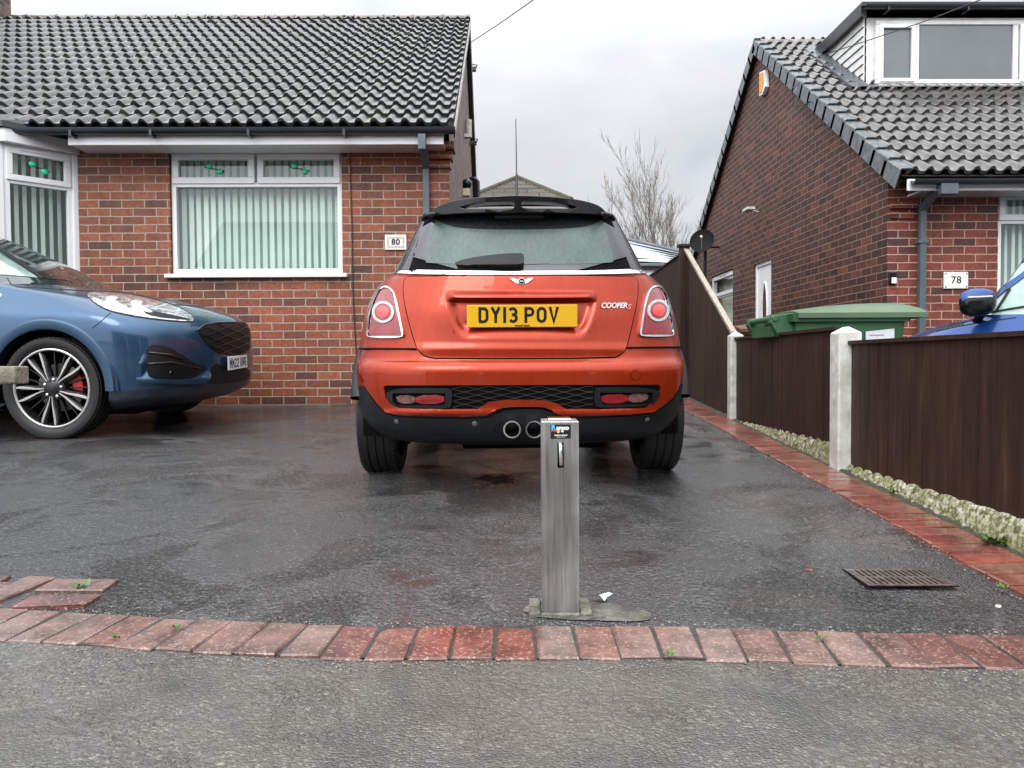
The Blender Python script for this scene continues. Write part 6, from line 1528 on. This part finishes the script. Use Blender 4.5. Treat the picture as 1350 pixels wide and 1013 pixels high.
# grille & lower intake
grp = [(259, 436), (268, 429), (284, 426), (322, 426), (328.5, 429), (329.5, 440), (328, 468), (293, 468), (283, 464), (270, 450)]
gro = kc.patch('grille', grp, 'ink', .006, .004, 3, 1)
b = MB()
for r_ in range(8):
    y = 430+r_*5.2; x = 262; pts = []
    while x < 328:
        if ins((x, y), grp):
            pts.append(kc.pt(x, y+2.2*math.sin(x/4.2+(r_ % 2)*math.pi), .012)[0])
        x += 1.5
    if len(pts) > 3: b.tube(pts, .0035, 4)
b.tube([kc.pt(*p, .010)[0] for p in [(259, 436.5), (268, 429.5), (284, 426.6), (305, 426), (322, 426.5)]], .006, 6)
b.obj('grille_mesh', mat('mesh_gloss', (.022, .024, .027), .22, var=0), gro, world=False)
kc.patch('lower_intake', [(283, 478), (294, 484), (326, 483), (331, 500), (300, 506), (268, 506), (276, 488)], 'ink', .004, .003, 3, 1)
# plate
pa_ = kc.pt(293.8, 478.5, .014)[0]; pb_ = kc.pt(325.8, 477, .014)[0]; mid = (pa_+pb_)/2
uxk = Vector((.0, 1, 0)); mid = Vector((.972, (pa_.y+pb_.y)/2, (pa_.z+pb_.z)/2)); uxk = Vector((-.10, 1, 0)).normalized(); nk = uxk.cross(Vector((0, 0, 1))); uyk = Vector((0, 0, 1)); 
hw = .245; hh = .055
b = MB(); b.add([mid+nk*t+uxk*(sx_*hw)+uyk*(sz*hh) for t in (0, -.01) for sx_, sz in ((-1, -1), (1, -1), (1, 1), (-1, 1))], [(0, 1, 2, 3), (7, 6, 5, 4), (0, 4, 5, 1), (1, 5, 6, 2), (2, 6, 7, 3), (3, 7, 4, 0)])
kp = b.obj('number_plate', 'white_plate', KR, world=False, bevel=.003); plate_text('MM22 UWG', mid+nk*.0005, uxk, uyk, .077/79, 'ink', kp, un=nk)
# bumper pocket, blade and seams
pk = [(195, 458), (201, 454), (222, 457), (243, 470), (256, 479), (277, 484), (262, 496), (246, 500), (200, 499), (192, 492), (191, 472)]
pko = kc.patch('bumper_pocket', pk, mat('pocket_black', (.006, .007, .008), .3, var=0), .003, .003, 3, 1)
for pl in (([(196, 465), (222, 468), (240, 474)]), ([(194, 480), (225, 478), (262, 486)])):
    b = MB(); b.tube([kc.pt(*q, .010)[0] for q in pl], .009, 8); b.obj('pocket_vane', 'gloss_black', pko, world=False, smooth=True)
p, nm = kc.pt(226, 492, .010); b = MB(); b.lathe([(0, 0), (.014, 0), (.018, -.006)], p, nm, 16); b.obj('fog_lamp', 'gloss_black', pko, world=False)
kc.patch('bumper_blade', [(176.5, 500), (190, 461), (195, 470), (193, 494), (202, 499.5), (247, 500.5), (263, 496), (278, 485.5), (272, 498), (263, 506), (230, 507.5), (196, 505)], 'blue', .008, .03, 2.0, 1, offf=lambda x, y: .040*max(sstep(488, 500, y)*(1-sstep(503.5, 508, y)*.6), (1-sstep(186, 194, x))*sstep(466, 480, y)*.8))
for nm_, pl, w in (('bonnet_seam', [(9, 366), (14, 374), (22, 378.5), (60, 380), (108, 383.5), (147, 384.6), (190, 391), (232, 402.5)], 1.1), ('bumper_seam', [(122, 433), (133, 424), (146, 412.5)], 1.0), ('bonnet_edge', [(231, 402), (270, 404.5), (300, 410)], 1.1)):
    kc.patch(nm_, line(pl, w), 'ink', .0016, .001, 4, 0)
# windscreen and side glass
kc.patch('windscreen', [(-40, 295), (0, 314), (63, 343), (88, 357), (90, 370), (54, 367.5), (-40, 312)], mat('screen_glass', (.02, .03, .028), .03, var=0, coat=1), .004, .003, 5, 0)
kc.patch('side_window', [(-40, 316), (0, 334), (50, 366.5), (10, 363), (-40, 360)], mat('side_glass', (.30, .42, .38), .08, var=.3, vs=5, coat=.6), .004, .003, 5, 0)
kc.patch('windscreen_pillar', line([(-40, 309), (0, 329), (30, 349), (55, 367.5)], 3.0), 'ink', .010, .006, 4, 0)
kc.patch('fender_badge', [(-2, 387), (2, 388), (2, 391), (-2, 391)], 'chrome', .004, .002, 2, 0)

# ---- royal blue car beyond the fence --------------------------------------
lo, md, gl, rf = suv_rings(); S2 = .86
def scl(ks): return [(z*S2, t, w*S2, (f*.60 if f > 0 else f if f > -.16 else -.16+(f+.16)*.25)*S2, r*S2, (cf*.9 if f > 0 else cf*.35)*S2, nf, cr_*S2, nr) for (z, t, w, f, r, cf, nf, cr_, nr) in ks]
lo, md, gl, rf = scl(lo), scl(md), scl(gl), scl(rf)
B2 = (3.65, 5.93)
rc = Car('royal_blue_car', 'bright royal blue car with black mirror parked beyond the dark fence', 'car', (B2[0], B2[1], gz(B2[1])-.11), R(135), cm(lo, 4)[:-1]+cm(md, 4)[:-1]+cm(gl, 4)[:-1]+cm(rf, 4))
RR = rc.root; rh = ((0, .315), (-2.33, .315)); rhr = .375
shell(cm(lo, 4), False, True, rh, rhr).obj('lower_cladding', 'black_plastic', RR, world=False, smooth=True, auto=60)
shell(cm(md, 4), False, False, rh, rhr).obj('body', 'blue2', RR, world=False, smooth=True)
shell(cm(gl, 4)).obj('windows', mat('side_glass', (.3, .4, .4), .1), RR, world=False, smooth=True)
shell(cm(rf, 4), True).obj('roof', 'blue2', RR, world=False, smooth=True)
for hx_, hz_ in rh:
    for s_ in (-1, 1):
        w = MB(); wheel_tyre(w, hx_, s_*.69, hz_, .315, .205, s_, .21); wh = w.obj('wheel', 'rubber', RR, world=False, smooth=True, auto=35)
        r_ = MB(); r_.lathe([(.21, .76), (.20, .785), (.05, .77), (0, .78)], (hx_, 0, hz_), (0, s_, 0), 30); r_.obj('rim', 'alloy_grey', wh, world=False, smooth=True)
        well(hx_, hz_, s_, rhr, .44, .78, RR)
def rp(px, py, off): 
    h = rc.hit(px, py)
    if h[0] is None: return None
    return rc.pt(px, py, off)[0]
DBG = [rp(1309, 411, 0), rp(1250, 430, 0), rp(1345, 400, 0)]
# mirror on the near flank
mp0 = W(1291, 399, 5.2); mi = rc.I @ mp0
b = MB(); Tm = rc.M; 
def msec(xo, sx_, sz, n_=14): return [Vector((0, 0, 0))]
vs = []; N_ = 16; stn = ((-.13, .35), (-.115, .75), (-.06, 1.0), (.02, 1.0), (.075, .85), (.10, .55))
for (t, k) in stn:
    for i in range(N_):
        a = i/N_*6.2832; vs.append(mp0+Vector((t*.98, math.cos(a)*.06*k, math.sin(a)*.095*k+.010*t*5)))
def mir(sel, m_, nm_):
    b = MB(); fs = [(i*N_+j, i*N_+(j+1) % N_, (i+1)*N_+(j+1) % N_, (i+1)*N_+j) for i in range(len(stn)-1) for j in range(N_) if sel(j)]
    if nm_ == 'mirror_housing': fs += [tuple(range(N_-1, -1, -1)), tuple((len(stn)-1)*N_+j for j in range(N_))]
    b.add(vs, fs); return b.obj(nm_, m_, RR, smooth=True)
mh = mir(lambda j: True, 'gloss_black', 'mirror_housing')
vs = [mp0+(v_-mp0)*1.02+Vector((0, 0, .001)) for v_ in vs]
b = MB(); b.add(vs, [(i*N_+j, i*N_+(j+1) % N_, (i+1)*N_+(j+1) % N_, (i+1)*N_+j) for i in range(len(stn)-1) for j in range(1, 7)]); b.obj('mirror_cap', 'blue2', mh, smooth=True)
b = MB(); b.tube([mp0+Vector((-.11, -.052, .030)), mp0+Vector((.05, -.060, .036))], .006, 6); b.obj('indicator', 'clear_lens', mh)
b = MB(); b.tube([mp0+Vector((.03, .0, -.06)), mp0+Vector((.05, .10, -.115)), mp0+Vector((.08, .2, -.13))], .028, 8); b.obj('mirror_arm', 'gloss_black', mh)
sg = mat('side_glass', (.3, .4, .4), .1)
try:
    rc.patch('windscreen_pillar', line([(1305, 401), (1312, 392), (1328, 379), (1352, 361), (1375, 345)], 6.0), 'blue2', .012, .008, 4, 0)
    rc.patch('window_seal', line([(1308, 412), (1330, 408), (1352, 404.5), (1380, 401)], 2.0), 'ink', .010, .008, 4, 0)
    rc.patch('quarter_pillar', line([(1314, 410), (1324, 394), (1332, 381)], 2.6), 'ink', .012, .008, 4, 0)
    for k in range(5): rc.patch('vent', line([(1250+k*4.4, 432-k*.8), (1255+k*4.4, 426-k*.8)], 1.8), 'ink', .004, .002, 3, 0)
    rc.patch('bonnet_seam', line([(1234, 437), (1260, 431), (1295, 425), (1340, 419)], 1.0), 'ink', .003, .002, 4, 0)
except Exception as e: print('RC patch', e)
print('OK BUILD', mc.root.location, [tuple(round(q, 2) for q in d) if d else None for d in DBG], len(bpy.data.objects))
